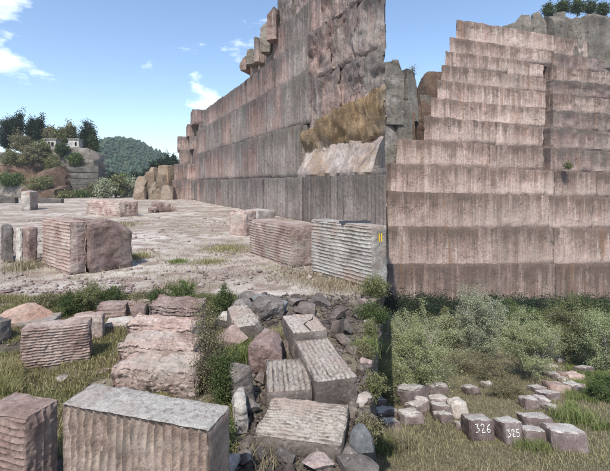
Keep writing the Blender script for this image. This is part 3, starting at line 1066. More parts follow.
bluff_piece('rock_mass', -40, 96, 149, 210, 97, 5, 'crag', 1001, 0.8, 1.6, 1.2)
bluff_piece('rock_mass', 48, 95, 147, 170, 95.6, 5, 'crag', 1002, 0.7, 1.2, 0.8)
bluff_piece('cut_face', -40, 36, 164, 210, 91, 8, 'rust', 1003, 0.6, 0.9, 0.8)
bluff_piece('cut_face', 30, 63, 165, 210, 90, 8, 'rust', 1004, 0.6, 0.9, 0.8)
bluff_piece('grassy_shelf', -40, 26, 181, 210, 86, 6, 'crag', 1005, 0.4, 1.2, 0.5)
bluff_piece('grassy_shelf', 20, 56, 186, 210, 85, 6, 'rust', 1006, 0.4, 1.4, 0.5)
for k in range(5):
    bluff_piece('bench_step', 63 + k * 0.6, 98.5, 166.5 + k * 6.2, 172.7 + k * 6.2 - 0.5 if k < 4 else 210, 94.4 - 0.9 * k, 3 + k, 'benchgrey', 1010 + k, 0.2, 0.3, 0.2, 1.0)
# low dry wall at its foot
lw = thing('low_wall', 'low grey stone wall below the bluff beside the standing pillar', 'wall', (at(30, 203, 64).x, 64, 0))
for k, (a, b) in enumerate(((-6, 17), (31.5, 47), (47, 63))):
    p, q = at(a, 203, 64), at(b, 197 + k * 0.7, 64)
    o = link('wall_section', block_mesh(q.x - p.x, 0.9, q.z + 0.1, (0.2, 0.3, 0.2), None, 0.06, 0.5, 0.12, 0.2, 1030 + k), M['benchgrey'], None, ((p.x + q.x) / 2, 64, -0.1))
    rel(o, lw)


# two small abandoned huts on the bluff
def hut(label, px0, px1, ytop, ybot, d, seed, windows):
    a, b = at(px0, ybot, d), at(px1, ytop, d)
    w, h = b.x - a.x, b.z - a.z
    t = thing('hut', label, 'hut', ((a.x + b.x) / 2, d, a.z), (0, 0, math.radians(6)))
    bm = bmesh.new()

    def box(x0, x1, y0, y1, z0, z1):
        bmesh.ops.create_cube(bm, size=1.0, matrix=Matrix.Translation(((x0 + x1) / 2, (y0 + y1) / 2, (z0 + z1) / 2)) @ Matrix.Diagonal((x1 - x0, y1 - y0, z1 - z0, 1)))
    # walls built round the openings of the front
    th, dp = 0.22, 3.0
    xs = -w / 2
    for (x0, x1, z0, z1) in windows:
        x0, x1, z0, z1 = x0 * w - w / 2, x1 * w - w / 2, z0 * h, z1 * h
        box(xs, x0, 0, th, -1.5, h)
        box(x0, x1, 0, th, z1, h)
        if z0 > 0.02:
            box(x0, x1, 0, th, -1.5, z0)
        xs = x1
    box(xs, w / 2, 0, th, -1.5, h)
    box(-w / 2, -w / 2 + th, th, dp, -1.5, h)
    box(w / 2 - th, w / 2, th, dp, -1.5, h)
    box(-w / 2 + th, w / 2 - th, dp - th, dp, -1.5, h)
    me = bpy.data.meshes.new('wall')
    bm.to_mesh(me)
    bm.free()
    link('wall', me, M['plaster'], t)
    link('roof', block_mesh(w + 0.5, dp + 0.5, 0.24, (0.3, 0.3, 0.12), None, 0.02, 0.5, 0.04, 0.08, seed), M['tile'], t, (0, dp / 2, h + 0.002))
    link('floor', block_mesh(w - 0.5, dp - 0.5, 0.1, (0.5, 0.5, 0.05), None, 0.01, 0.5, 0.02, 0.05, seed), M['hole'], t, (0, dp / 2, -0.1))


hut('white ruined hut with dark window openings, left of the two on the bluff', 44, 55.5, 139.5, 148, 97.6, 1041, [(0.36, 0.52, 0.2, 0.7), (0.62, 0.82, 0.2, 0.7)])
hut('small white hut with one opening, right of the two on the bluff', 68.5, 78.5, 139.5, 148, 97.6, 1042, [(0.62, 0.8, 0.25, 0.72)])

# ================================================================== BLOCKS ON THE QUARRY FLOOR
HF = lambda pitch, depth, w=0.2: (2, pitch, depth, w)      # ridges running level (pattern varies with z)
VF = lambda ax, pitch, depth, w=0.15: (ax, pitch, depth, w)


def floor_block(label, n, a, b, H, mat, **kw):
    z = kw.pop('base', 0.0)
    P = [on_floor(*q, z) for q in (n, a, b)]
    return corner_block(label, (P[0].x, P[0].y, z), (P[1].x, P[1].y), (P[2].x, P[2].y), H, mat, **kw)


def drop_right(a0, amount):
    def f(p, L, W, H):
        t = np.clip((p[:, 0] / L + 0.5 - a0) / (1 - a0), 0, 1)
        p[:, 2] -= amount * t * t * (p[:, 2] / H)
        return p
    return f


# --- left foreground pair: the long ridged block, broken in two
floor_block('large pink block with ridged left face and dark end, at left of the dusty floor', (69, 275), (87, 272), (31, 266.6), 1.86, 'pink', res=(0.05, 0.05, 0.014),
            flutes={'-x': HF(0.125, 0.05), '-y': VF(0, 0.5, 0.05)}, rough=0.02, chip=0.09, chip_w=0.16, seed=21)
p0, p1 = on_floor(87.5, 272.3), on_floor(133, 266)
floor_block('dark red split half block leaning against the large ridged block', (88.5, 273), (133, 266.5), (60, 262), 1.78, 'red', res=(0.05, 0.07, 0.05), rough=0.05, chip=0.14, chip_w=0.2, seed=22,
            warp=0.10, slant=drop_right(0.45, 0.42))
# upright slabs at the left edge
for k, (lab, n, a, b, H, m) in enumerate([
        ('dark upright slab at the left edge of the dusty floor', (4, 263), (13.5, 262), (-4, 258), 1.45, 'dark'),
        ('thin pale upright slab beside the large ridged block', (15, 262), (20.5, 262.5), (12, 258), 1.42, 'pale'),
        ('narrow brown upright slab touching the large ridged block', (22, 262.5), (28, 264), (19, 258), 1.45, 'red')]):
    floor_block(lab, n, a, b, H, m, res=(0.05, 0.05, 0.05), rough=0.03, chip=0.06, seed=30 + k)
# --- flat block in the middle distance and its dark neighbours
floor_block('flat pale topped block in the middle of the quarry floor', (119, 217), (139, 215.5), (95, 213.5), 1.45, 'pink', res=(0.12, 0.12, 0.06), flutes={'-x': HF(0.2, 0.05), '-y': VF(0, 0.5, 0.06)}, rough=0.05, chip=0.15, chip_w=0.25, seed=40)
floor_block('low dark block behind the flat topped one', (158, 212), (171, 211.5), (152, 210), 1.0, 'red', res=(0.1, 0.1, 0.1), rough=0.05, chip=0.15, chip_w=0.25, seed=41)
floor_block('small broken dark stone between the two middle distance blocks', (147, 212.5), (156, 212.5), (143, 211), 0.6, 'red', res=(0.08, 0.08, 0.08), rough=0.12, chip=0.25, chip_w=0.4, seed=42, warp=0.15)
floor_block('squat pink rubble block right of the low dark block', (172, 210.5), (177, 210.3), (170, 209.5), 0.55, 'pink', res=(0.1, 0.1, 0.1), rough=0.08, chip=0.2, chip_w=0.3, seed=47)
floor_block('standing stone pillar in front of the bluff', (20.5, 210.5), (30.5, 210.3), (19, 209), 2.25, 'grey', res=(0.1, 0.1, 0.1), rough=0.06, chip=0.15, chip_w=0.25, seed=43, name='stone_pillar', cat='stone pillar')
# --- the three blocks on the right
floor_block('pink block with a white end, behind the two ridged blocks', (245, 236.5), (257, 234), (230, 235), 1.52, 'pink', res=(0.08, 0.08, 0.06), rough=0.05, chip=0.12, chip_w=0.2, seed=44, flutes={'-x': VF(1, 0.45, 0.04)})
floor_block('grey block half hidden behind the ridged blocks near the face', (258, 229.5), (276, 227), (254, 226), 1.3, 'grey', res=(0.1, 0.1, 0.1), rough=0.05, chip=0.12, chip_w=0.2, seed=48)
floor_block('pink block with ridged long side and smooth dark end, left of the larger one', (290, 267.6), (317, 264), (258, 252), 1.56, 'pink', res=(0.05, 0.05, 0.014), flutes={'-x': HF(0.11, 0.04), '-y': VF(0, 0.3, 0.02)}, rough=0.022, chip=0.08, chip_w=0.15, seed=45)
bigb, (bl, bw) = floor_block('large ridged grey pink block with yellow mark at the foot of the face', (371, 290), (388, 286), (318, 271), 1.92, 'grey', res=(0.05, 0.05, 0.014), flutes={'-x': HF(0.115, 0.05)}, rough=0.022, chip=0.08, chip_w=0.15, seed=46)
# yellow strokes on its end
for k in range(2):
    me = block_mesh(0.035, 0.02, 0.26, (0.02, 0.02, 0.03), None, 0.003, 0.05, 0.004, 0.02, 50 + k)
    o = link('painted_mark', me, M['yellow'], bigb, (-0.04 + k * 0.1, -bw / 2 - 0.022, 1.42))
# dark sheet lying on the big block
sx = on_floor(352, 222, 1.92)
me = block_mesh(1.0, 0.42, 0.03, (0.05, 0.05, 0.03), None, 0.012, 0.25, 0.0, 0.05, 55, 0.05, 0.5)
o = link('metal_sheet', me, M['sheet'], None, (sx.x + 0.10, sx.y + 0.1, 1.9), (0.05, -0.03, math.radians(12)))
tag(o, 'bent dark metal sheet lying on top of the large ridged block', 'metal sheet')

# ================================================================== BLOCK DUMP (lower left)
floor_block  # blocks here also stand on the level floor; corners are read at the height of their tops


def top_block(label, fl, fr, bl_, H, mat, **kw):
    """corners of the top face: front-left, front-right, back-left"""
    P = [on_floor(*q, H) for q in (fl, fr, bl_)]
    return corner_block(label, (P[0].x, P[0].y, 0), (P[1].x, P[1].y), (P[2].x, P[2].y), H, mat, **kw)


top_block('large smooth topped grey block with vertical drill flutes, nearest in the block dump', (59, 402), (207, 430), (95, 380), 1.1, 'beige', res=(0.0075, 0.03, 0.03),
          flutes={'-y': VF(0, 0.086, 0.085, 0.10), '-x': VF(1, 0.08, 0.02)}, rough=0.012, chip=0.035, chip_w=0.06, seed=61)
top_block('red ridged block at the left edge beside the nearest grey block', (25.6, 418), (61, 397), (5, 394), 0.95, 'pink', res=(0.015, 0.03, 0.010), flutes={'-x': HF(0.07, 0.03), '-y': VF(0, 0.08, 0.022)}, rough=0.015, chip=0.05, chip_w=0.08, seed=62)
floor_block('long block with rough level ridges and thin grey side, left in the block dump', (19.7, 371), (89.5, 361.5), (14.5, 364), 0.74, 'pink', res=(0.025, 0.04, 0.007), flutes={'-y': HF(0.05, 0.03, 0.3)}, rough_size=0.12, rough=0.022, chip=0.04, chip_w=0.07, seed=63, tilt=(0.06, 0))
floor_block('pink block with dark end behind the long ridged block', (70, 343), (103, 339), (66, 336), 0.5, 'pink', res=(0.04, 0.04, 0.03), flutes={'-y': VF(0, 0.1, 0.02)}, rough=0.03, chip=0.06, chip_w=0.1, seed=64)
floor_block('flat pink block under the brambles at the back of the dump', (95, 321), (126, 319), (96, 315), 0.36, 'red', res=(0.05, 0.05, 0.02), flutes={'-y': HF(0.09, 0.03)}, rough=0.03, chip=0.06, chip_w=0.1, seed=65)
floor_block('small dark red block left of the row of rough slabs', (131, 323), (146, 322), (132, 318), 0.38, 'red', res=(0.04, 0.04, 0.03), rough=0.03, chip=0.06, chip_w=0.1, seed=66)
floor_block('pink block behind the small dark red one at the back of the dump', (128, 316), (152, 314), (130, 310), 0.34, 'pink', res=(0.04, 0.04, 0.03), flutes={'-y': HF(0.07, 0.025)}, rough=0.03, chip=0.06, chip_w=0.1, seed=57)
floor_block('grey block at the very back of the dump among brambles', (78, 311), (104, 309.5), (80, 306), 0.36, 'grey', res=(0.04, 0.04, 0.03), flutes={'-y': HF(0.08, 0.02)}, rough=0.03, chip=0.06, chip_w=0.1, seed=58)
floor_block('pale low slab in the grass beside the row of rough slabs', (104, 330), (136, 327), (108, 323), 0.16, 'pale', res=(0.04, 0.04, 0.03), rough=0.02, chip=0.05, chip_w=0.08, seed=67)
o = link('boulder', boulder_mesh(0.62, 0.5, 0.32, 71, 10, 4, 0.10), M['orange'], None, (*on_floor(29, 322)[:2], -0.05))
tag(o, 'large orange pink boulder at the back left of the block dump', 'boulder')
floor_block('grey flat slab in front of the orange pink boulder', (9, 330), (54, 327), (14, 321), 0.17, 'grey', res=(0.04, 0.04, 0.04), rough=0.03, chip=0.06, chip_w=0.1, seed=68)
floor_block('dark slab lying at the left edge below the orange pink boulder', (-6, 346), (13, 340), (-8, 332), 0.45, 'dark', res=(0.04, 0.04, 0.04), rough=0.03, chip=0.06, chip_w=0.1, seed=69)
# row of rough slabs leaning on each other
for k, (lab, px0, px1, d0, W, H, m) in enumerate([
        ('nearest slab of the row of rough pink slabs', 112, 199, 6.05, 0.56, 0.46, 'pink'),
        ('second slab from the front in the row of rough pink slabs', 116, 198, 6.70, 0.50, 0.58, 'pink'),
        ('third slab from the front in the row of rough pink slabs', 124, 197, 7.30, 0.50, 0.68, 'pink'),
        ('rearmost and tallest slab of the row of rough pink slabs', 146, 199, 7.95, 0.55, 0.86, 'red')]):
    x0, x1 = (px0 - PX0) / F * d0, (px1 - PX0) / F * d0
    corner_block(lab, (x0, d0, 0), (x1, d0 - 0.12 * (x1 - x0)), (x0, d0 + W), H, m, res=(0.025, 0.035, 0.025), flutes={'-y': VF(0, 0.11, 0.05, 0.5) if k == 0 else HF(0.075, 0.045, 0.6), '+z': VF(1, 0.085, 0.04, 0.6)},
                 rough=0.045, rough_size=0.2, chip=0.09, chip_w=0.14, seed=72 + k, warp=0.05, warp_size=0.5, tilt=(0.12, 0.02 * (k - 1)))
# rocks by the shrub
for k, (lab, px, py, s, m) in enumerate([
        ('pink boulder behind the dry shrub at the right of the dump', 231, 348, (0.36, 0.3, 0.26), 'pink'),
        ('rough grey boulder at the far right corner of the dump', 229, 325, (0.36, 0.3, 0.22), 'grey'),
        ('dark boulder under the dry shrub', 226, 385, (0.3, 0.26, 0.16), 'dark'),
        ('pale flat stone in the weeds right of the nearest grey block', 226, 470, (0.22, 0.16, 0.1), 'pale'),
        ('small pale stone in the grass before the long ridged block', 62, 378, (0.16, 0.1, 0.05), 'pale'),
        ('flat pink stone between the long block and the slabs', 100, 372, (0.15, 0.12, 0.04), 'pink')]):
    q = on_floor(px, py)
    o = link('boulder', boulder_mesh(*s, 80 + k, 10, 3, 0.1), M[m], None, (q.x, q.y, -0.03), (0, 0, k * 1.3))
    tag(o, lab, 'boulder')

# ================================================================== RUBBLE PILE (lower middle)
top_block('large split block lying flat with level ridges, nearest in the rubble', (252, 431), (343, 443), (265, 392), 0.23, 'split', res=(0.025, 0.007, 0.03), flutes={'+z': VF(1, 0.062, 0.04, 0.12)}, rough=0.014, chip=0.05, chip_w=0.08, seed=91)
top_block('block with ridges running away, left of the pair in the rubble', (266, 389), (313, 386.5), (263, 357), 0.32, 'split', res=(0.008, 0.025, 0.03), flutes={'+z': VF(0, 0.075, 0.046, 0.1)}, rough=0.012, chip=0.045, chip_w=0.07, seed=92)
top_block('long pale block with ridges running away, right of the pair in the rubble', (315, 379), (358, 374), (307.5, 337), 0.42, 'split', res=(0.008, 0.025, 0.03), flutes={'+z': VF(0, 0.075, 0.046, 0.1)}, rough=0.012, chip=0.045, chip_w=0.07, seed=93)
o, (cl, cw) = top_block('cracked pale block behind the pair of ridged blocks', (293, 331), (328, 327.5), (293, 313), 0.52, 'split', res=(0.014, 0.03, 0.03), flutes={'+z': VF(0, 0.09, 0.02, 0.2)}, rough=0.014, chip=0.05, chip_w=0.08, seed=94)
ck = tubes_mesh('crack', [(np.array([[0.02, -cw / 2 - 0.004, 0.34], [0.0, -cw / 2 + 0.02, 0.512], [-0.03, -0.12, 0.512], [0.06, -0.02, 0.512], [0.1, 0.02, 0.512], [0.2, 0.1, 0.512], [0.26, 0.26, 0.51]]), np.array([0.008, 0.011, 0.012, 0.009, 0.011, 0.009, 0.005]))], 6)
link('crack', ck, M['hole'], o)
RB = [('brown rough block left of the ridged pair in the rubble', (250, 375), (283, 374), (251, 352), 0.5, 'red', {}),
      ('ridged slab at the left of the rubble behind the grass', (240, 346), (266, 341), (247, 322), 0.42, 'split', {'+z': VF(0, 0.09, 0.02)}),
      ('dark block at the back left corner of the rubble', (238, 322), (256, 319), (240, 312), 0.42, 'dark', {}),
      ('grey tilted block at the back of the rubble', (259, 322), (286, 316), (263, 312), 0.46, 'dark', {'+z': VF(0, 0.1, 0.015)}),
      ('dark block cut by the left edge of the rubble, mid height', (237, 412), (256, 406), (236, 384), 0.55, 'dark', {}),
      ('grey block cut by the left edge of the rubble, lowest', (234, 436), (250, 434), (236, 414), 0.42, 'grey', {})]
for k, (lab, n, a, b, H, m, fl) in enumerate(RB):
    floor_block(lab, n, a, b, H, m, flutes=fl, res=(0.02, 0.02, 0.02), rough=0.035, rough_size=0.14, chip=0.07, chip_w=0.1, seed=100 + k, warp=0.04, warp_size=0.4, cuts=5, tilt=(random.uniform(-0.12, 0.16), random.uniform(-0.1, 0.1)))
RK = [('blue grey boulder behind the tilted block in the rubble', 279, 314, 0.27, 0.22, 'blue'), ('dark boulder right of the cracked block', 336, 336, 0.23, 0.22, 'soil_rubble'),
      ('smaller dark boulder right of the cracked block', 349, 335, 0.15, 0.2, 'dark'), ('low brown boulder above the long ridged block', 343, 343, 0.24, 0.12, 'soil_rubble'),
      ('round brown stone behind the cracked block', 290, 320, 0.14, 0.14, 'soil_rubble'), ('broad brown boulder at the back of the rubble', 308, 313, 0.34, 0.16, 'soil_rubble'),
      ('dark stone at the top edge of the rubble', 318, 305, 0.36, 0.16, 'dark'), ('brown stone below the grey gravel patch', 338, 318, 0.26, 0.16, 'soil_rubble'),
      ('small grey stone on the gravel patch', 358, 318, 0.11, 0.08, 'dark'), ('grey stone in the back row left of centre', 262, 305, 0.3, 0.2, 'blue'),
      ('dark stone in the back row at the left', 245, 303, 0.34, 0.2, 'dark'), ('grey stone beside the blue grey boulder', 295, 305, 0.25, 0.16, 'dark'),
      ('ridged fragment at the right edge of the rubble', 363, 448, 0.19, 0.16, 'blue'), ('brown stone right of the nearest split block', 352, 416, 0.15, 0.1, 'soil_rubble'),
      ('grey stone in the dark corner right of the split block', 364, 425, 0.12, 0.1, 'dark'), ('pale flat stone at the right edge of the rubble', 366, 396, 0.12, 0.05, 'pale'),
      ('rounded grey stone below the split block at the right', 350, 460, 0.15, 0.11, 'dark'), ('pinkish stone under the front edge of the split block', 318, 466, 0.2, 0.09, 'rubble'),
      ('dark stone under the left of the split block', 288, 463, 0.15, 0.1, 'dark'), ('small dark stone below the left corner of the split block', 262, 456, 0.12, 0.08, 'dark'),
      ('dark angular stone left of the split block', 252, 412, 0.13, 0.13, 'dark'), ('brown stone in the gap left of the ridged pair', 259, 383, 0.12, 0.12, 'soil_rubble'),
      ('dark stone beside the right end of the long ridged block', 362, 372, 0.13, 0.1, 'soil_rubble'), ('grey brown stone in the shade right of the long block', 365, 385, 0.1, 0.08, 'soil_rubble'),
      ('brown stone behind the right ridged block', 352, 352, 0.15, 0.1, 'soil_rubble'), ('stone wedged between brown block and cracked block', 287, 350, 0.14, 0.12, 'soil_rubble'),
      ('small stone at the foot of the ridged slab', 272, 345, 0.12, 0.1, 'soil_rubble'), ('grey stone in the lower left corner of the rubble', 246, 461, 0.14, 0.1, 'dark')]
BR = np.random.default_rng(8)
BRINK = ['lowest', 'second lowest', 'third lowest', 'fourth lowest', 'fifth lowest', 'fifth highest', 'fourth highest', 'third highest', 'second highest', 'highest']
for k in range(10):
    y = 4.5 + k * 0.68 + BR.uniform(-0.15, 0.15)
    sz = BR.uniform(0.13, 0.26)
    o = link('boulder', boulder_mesh(sz, sz * 0.8, sz * 0.6, 180 + k, 11, 3, 0.1), M[('dark', 'soil_rubble', 'grey', 'soil_rubble', 'rubble')[k % 5]], None, (float(edge_x(y)) - 0.06 + BR.uniform(-0.05, 0.06), y, -0.1), (0.2, 0.25, k * 1.7))
    tag(o, 'stone on the crumbling brink right of the rubble, ' + BRINK[k] + ' of ten in the picture', 'boulder', 'stones along the brink')
for k, (lab, px, py, s, h, m) in enumerate(RK):
    q = on_floor(px, py)
    o = link('boulder', boulder_mesh(s, s * random.uniform(0.7, 1.0), h, 120 + k, 11, 3, 0.1), M[m], None, (q.x, q.y, -0.03), (random.uniform(-0.2, 0.2), random.uniform(-0.2, 0.2), k * 0.9))
    tag(o, lab, 'boulder')


# loose stones too many to count
def scatter_stones(name, label, pts, sizes, mat, seed):
    bm = bmesh.new()
    bmesh.ops.create_icosphere(bm, subdivisions=1, radius=1.0)
    bp = np.array([v.co[:] for v in bm.verts])
    bf = np.array([[v.index for v in f.verts] for f in bm.faces])
    bm.free()
    q = np.random.default_rng(seed)
    n = len(pts)
    sc = sizes[:, None] * q.uniform(0.6, 1.3, (n, 3))
    sc[:, 2] *= 0.6
    V = bp[None] * sc[:, None, :] * (1 + q.normal(size=(n, len(bp), 1)) * 0.3)
    a = q.uniform(0, 6.28, n)
    ca, sa = np.cos(a)[:, None], np.sin(a)[:, None]
    V = np.stack([V[:, :, 0] * ca - V[:, :, 1] * sa, V[:, :, 0] * sa + V[:, :, 1] * ca, V[:, :, 2]], -1) + pts[:, None, :]
    Fc = (bf[None] + (np.arange(n) * len(bp))[:, None, None]).reshape(-1, 3)
    o = link(name, mesh_from(name, V.reshape(-1, 3), Fc), M[mat])
    return tag(o, label, 'stones', kind='stuff')


q = np.random.default_rng(31)


def floor_pts(n, px0, px1, d0, d1, power=1.0):
    d = d0 + (d1 - d0) * q.uniform(0, 1, n) ** power
    px = q.uniform(px0, px1, n)
    return np.stack([(px - PX0) / F * d, d, np.zeros(n)], -1)


p = floor_pts(7000, 0, 384, 11.6, 40, 1.9)
keep = fbm(p * np.array([0.35, 0.35, 0]), 90, 3) + 0.35 * q.uniform(-1, 1, len(p)) > 0.05
p = p[keep]
scatter_stones('gravel', 'scattered pale stone chips over the dusty quarry floor', p, 0.008 + 0.11 * q.uniform(0, 1, len(p)) ** 6 + 0.0008 * p[:, 1], 'rubble', 1)
p = floor_pts(2600, 236, 370, 4.0, 11.4, 1.0)
scatter_stones('rubble', 'dark broken stone chips filling the gaps of the rubble pile', p, 0.012 + 0.085 * q.uniform(0, 1, len(p)) ** 3.5, 'soil_rubble', 2)
p = floor_pts(500, -5, 236, 4.0, 11.4, 1.0)
scatter_stones('stone_chips', 'small stone chips among the grass of the block dump', p, 0.01 + 0.035 * q.uniform(0, 1, len(p)) ** 3, 'rubble', 3)


# ================================================================== BLOCKS ON THE LOWER FIELD
def fz(x, y):
    return float(field_z(np.array([x]), np.array([y]))[0])


SL = -math.atan(FIELD_S)


def field_block(label, px0, px1, ytop, ybot, mat, depth=0.9, yaw=0.0, seed=0, **kw):
    a, b = on_field(px0, ybot), on_field(px1, ybot)
    d = (a.y + b.y) / 2
    w = (px1 - px0) / F * d
    h = (ybot - ytop) / F * d * 0.74
    cx = (a.x + b.x) / 2
    cy = d + depth / 2 * math.cos(SL)
    me = block_mesh(w, depth, h, (w / 16, depth / 12, h / 14), kw.get('flutes'), 0.03, 0.3, kw.get('chip', 0.09), 0.14, seed, kw.get('warp', 0.05), 0.6)
    o = link('stone_block', me, M[mat], None, (cx, cy, fz(cx, cy) - 0.06), Euler((SL, 0, yaw), 'XYZ'))
    tag(o, label, 'stone block')
    return o, (w, depth, h)


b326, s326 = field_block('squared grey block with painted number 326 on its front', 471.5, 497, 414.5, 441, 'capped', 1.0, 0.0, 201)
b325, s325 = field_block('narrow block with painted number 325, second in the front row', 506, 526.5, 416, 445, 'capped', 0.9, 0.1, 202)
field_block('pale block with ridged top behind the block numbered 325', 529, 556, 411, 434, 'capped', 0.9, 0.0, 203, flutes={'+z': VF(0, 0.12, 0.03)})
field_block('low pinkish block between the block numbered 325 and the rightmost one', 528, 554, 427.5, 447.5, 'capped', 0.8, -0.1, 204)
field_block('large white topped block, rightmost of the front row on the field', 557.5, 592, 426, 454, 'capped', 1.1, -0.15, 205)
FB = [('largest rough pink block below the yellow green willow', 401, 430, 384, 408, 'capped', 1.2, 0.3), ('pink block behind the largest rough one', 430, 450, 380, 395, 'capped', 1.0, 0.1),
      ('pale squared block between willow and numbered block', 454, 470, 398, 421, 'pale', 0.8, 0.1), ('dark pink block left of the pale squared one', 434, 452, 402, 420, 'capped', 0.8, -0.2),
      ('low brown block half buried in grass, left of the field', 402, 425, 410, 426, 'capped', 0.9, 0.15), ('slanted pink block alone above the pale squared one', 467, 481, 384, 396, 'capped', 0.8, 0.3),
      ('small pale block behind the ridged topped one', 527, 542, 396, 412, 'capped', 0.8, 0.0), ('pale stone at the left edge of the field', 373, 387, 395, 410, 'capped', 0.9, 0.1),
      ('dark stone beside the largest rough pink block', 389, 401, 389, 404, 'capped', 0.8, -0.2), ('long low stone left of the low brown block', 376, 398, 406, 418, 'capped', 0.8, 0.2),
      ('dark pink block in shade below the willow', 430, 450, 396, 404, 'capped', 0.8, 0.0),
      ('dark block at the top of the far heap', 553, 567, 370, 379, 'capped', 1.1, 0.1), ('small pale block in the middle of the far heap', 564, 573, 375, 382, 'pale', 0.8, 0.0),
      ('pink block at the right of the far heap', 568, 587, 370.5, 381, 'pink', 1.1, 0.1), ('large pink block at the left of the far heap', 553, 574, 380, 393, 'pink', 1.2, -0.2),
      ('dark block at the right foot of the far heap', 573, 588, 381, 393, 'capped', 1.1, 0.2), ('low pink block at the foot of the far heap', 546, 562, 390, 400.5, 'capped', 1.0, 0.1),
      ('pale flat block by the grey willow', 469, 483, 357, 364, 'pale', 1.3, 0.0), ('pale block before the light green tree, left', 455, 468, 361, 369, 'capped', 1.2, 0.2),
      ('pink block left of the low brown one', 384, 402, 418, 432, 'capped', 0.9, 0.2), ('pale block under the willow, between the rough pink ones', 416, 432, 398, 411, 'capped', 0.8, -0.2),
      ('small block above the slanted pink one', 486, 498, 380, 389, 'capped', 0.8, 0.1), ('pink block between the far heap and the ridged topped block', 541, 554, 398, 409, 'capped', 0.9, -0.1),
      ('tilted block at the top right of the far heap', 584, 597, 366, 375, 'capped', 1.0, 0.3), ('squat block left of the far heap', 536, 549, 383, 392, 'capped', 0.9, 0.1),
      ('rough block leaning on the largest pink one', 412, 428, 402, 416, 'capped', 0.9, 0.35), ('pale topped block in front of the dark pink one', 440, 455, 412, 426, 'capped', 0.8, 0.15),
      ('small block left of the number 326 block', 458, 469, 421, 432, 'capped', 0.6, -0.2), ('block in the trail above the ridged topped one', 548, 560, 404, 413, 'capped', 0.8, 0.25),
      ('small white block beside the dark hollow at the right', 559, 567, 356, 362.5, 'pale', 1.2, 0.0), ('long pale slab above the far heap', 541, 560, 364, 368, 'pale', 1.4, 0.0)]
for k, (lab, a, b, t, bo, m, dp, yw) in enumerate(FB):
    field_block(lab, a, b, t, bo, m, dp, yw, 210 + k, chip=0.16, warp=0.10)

# numbers brushed on two of the blocks
STROKES = {'3': [[(0, .95), (.55, .98), (.25, .58), (.6, .45), (.55, .1), (.05, .05)]],
           '2': [[(.02, .78), (.2, 1), (.5, .92), (.5, .65), (.05, .02), (.6, .05)]],
           '5': [[(.58, .98), (.12, .95), (.08, .58), (.45, .6), (.58, .32), (.4, .05), (.03, .06)]],
           '6': [[(.55, .98), (.2, .7), (.05, .3), (.25, .02), (.55, .15), (.5, .42), (.1, .38)]]}


def painted_number(block, size, text, hgt, shift=0.0):
    w, dp, h = size
    lines = []
    adv = hgt * 0.72
    x = -adv * len(text) / 2 + 0.03 + shift
    for ch in text:
        for st in STROKES[ch]:
            pts = [(x + u * hgt * 0.8, -dp / 2 - 0.016, h * 0.42 + v * hgt) for u, v in st]
            dense = []
            for a, b in zip(pts[:-1], pts[1:]):
                for t in np.linspace(0, 1, 4)[:-1]:
                    dense.append([a[i] + (b[i] - a[i]) * t for i in range(3)])
            dense.append(list(pts[-1]))
            dense = np.array(dense)
            lines.append((dense, np.full(len(dense), 0.014)))
        x += adv
    me = tubes_mesh('painted_number', lines, 6)
    o = link('painted_number', me, M['chalk'], block)
    o['label'] = 'white hand painted number ' + text


painted_number(b326, s326, '326', 0.30)
painted_number(b325, s325, '325', 0.25, -0.09)

# ================================================================== TREES AND SHRUBS
# on the field
FS = [('willow', 'big rounded yellow green willow bush at the left of the field', 414, 386, 69, 84, 'willow', dict(stems=9, twigs=260, per=70, leaf=0.060, scatter=0.20, base=0.02, lumps=0.30)),
      ('willow', 'low yellow green willow bush at the left edge of the field', 378, 402, 40, 46, 'olive', dict(stems=6, twigs=120, per=60, leaf=0.055, scatter=0.18, base=0.02)),
      ('willow', 'grey green willow with catkins, left of the light green tree', 480, 362, 64, 56, 'catkin', dict(stems=7, twigs=200, per=60, leaf=0.075, scatter=0.24, base=0.05)),
      ('willow', 'greyish bare willow behind the yellow green one', 398, 362, 42, 60, 'catkin', dict(stems=6, twigs=150, per=50, leaf=0.075, scatter=0.26, base=0.05)),
      ('young_tree', 'light green young tree with a thin pale trunk in mid field', 528, 377, 62, 70, 'willow', dict(stems=3, twigs=200, per=55, leaf=0.060, scatter=0.20, base=0.24)),
      ('shrub', 'olive green shrub behind the light green tree, right', 570, 362, 56, 56, 'olive', dict(stems=6, twigs=170, per=60, leaf=0.085, scatter=0.28, base=0.03)),
      ('shrub', 'pale green shrub at the right edge of the field', 606, 372, 62, 48, 'palegreen', dict(stems=6, twigs=170, per=60, leaf=0.07, scatter=0.25, base=0.03)),
      ('shrub', 'brown twiggy bush below the grey willow', 462, 372, 22, 46, 'twiggy', dict(stems=8, twigs=120, per=40, leaf=0.05, scatter=0.16, base=0.0)),
      ('shrub', 'brown dry bush right of the yellow green willow', 492, 380, 22, 44, 'twiggy', dict(stems=8, twigs=110, per=40, leaf=0.05, scatter=0.16, base=0.0)),
      ('shrub', 'grey green bush left behind the grey willow', 444, 350, 34, 44, 'olive', dict(stems=6, twigs=130, per=50, leaf=0.09, scatter=0.28, base=0.02)),
      ('shrub', 'mid green bush behind the light green tree', 520, 346, 40, 60, 'midgreen', dict(stems=6, twigs=150, per=55, leaf=0.10, scatter=0.32, base=0.02)),
      ('shrub', 'low dry bush between the numbered blocks and the heap', 508, 398, 15, 40, 'twiggy', dict(stems=8, twigs=110, per=45, leaf=0.04, scatter=0.13, base=0.0)),
      ('shrub', 'green bush at the right edge beside the stakes', 600, 400, 26, 30, 'midgreen', dict(stems=6, twigs=80, per=50, leaf=0.05, scatter=0.13, base=0.0))]
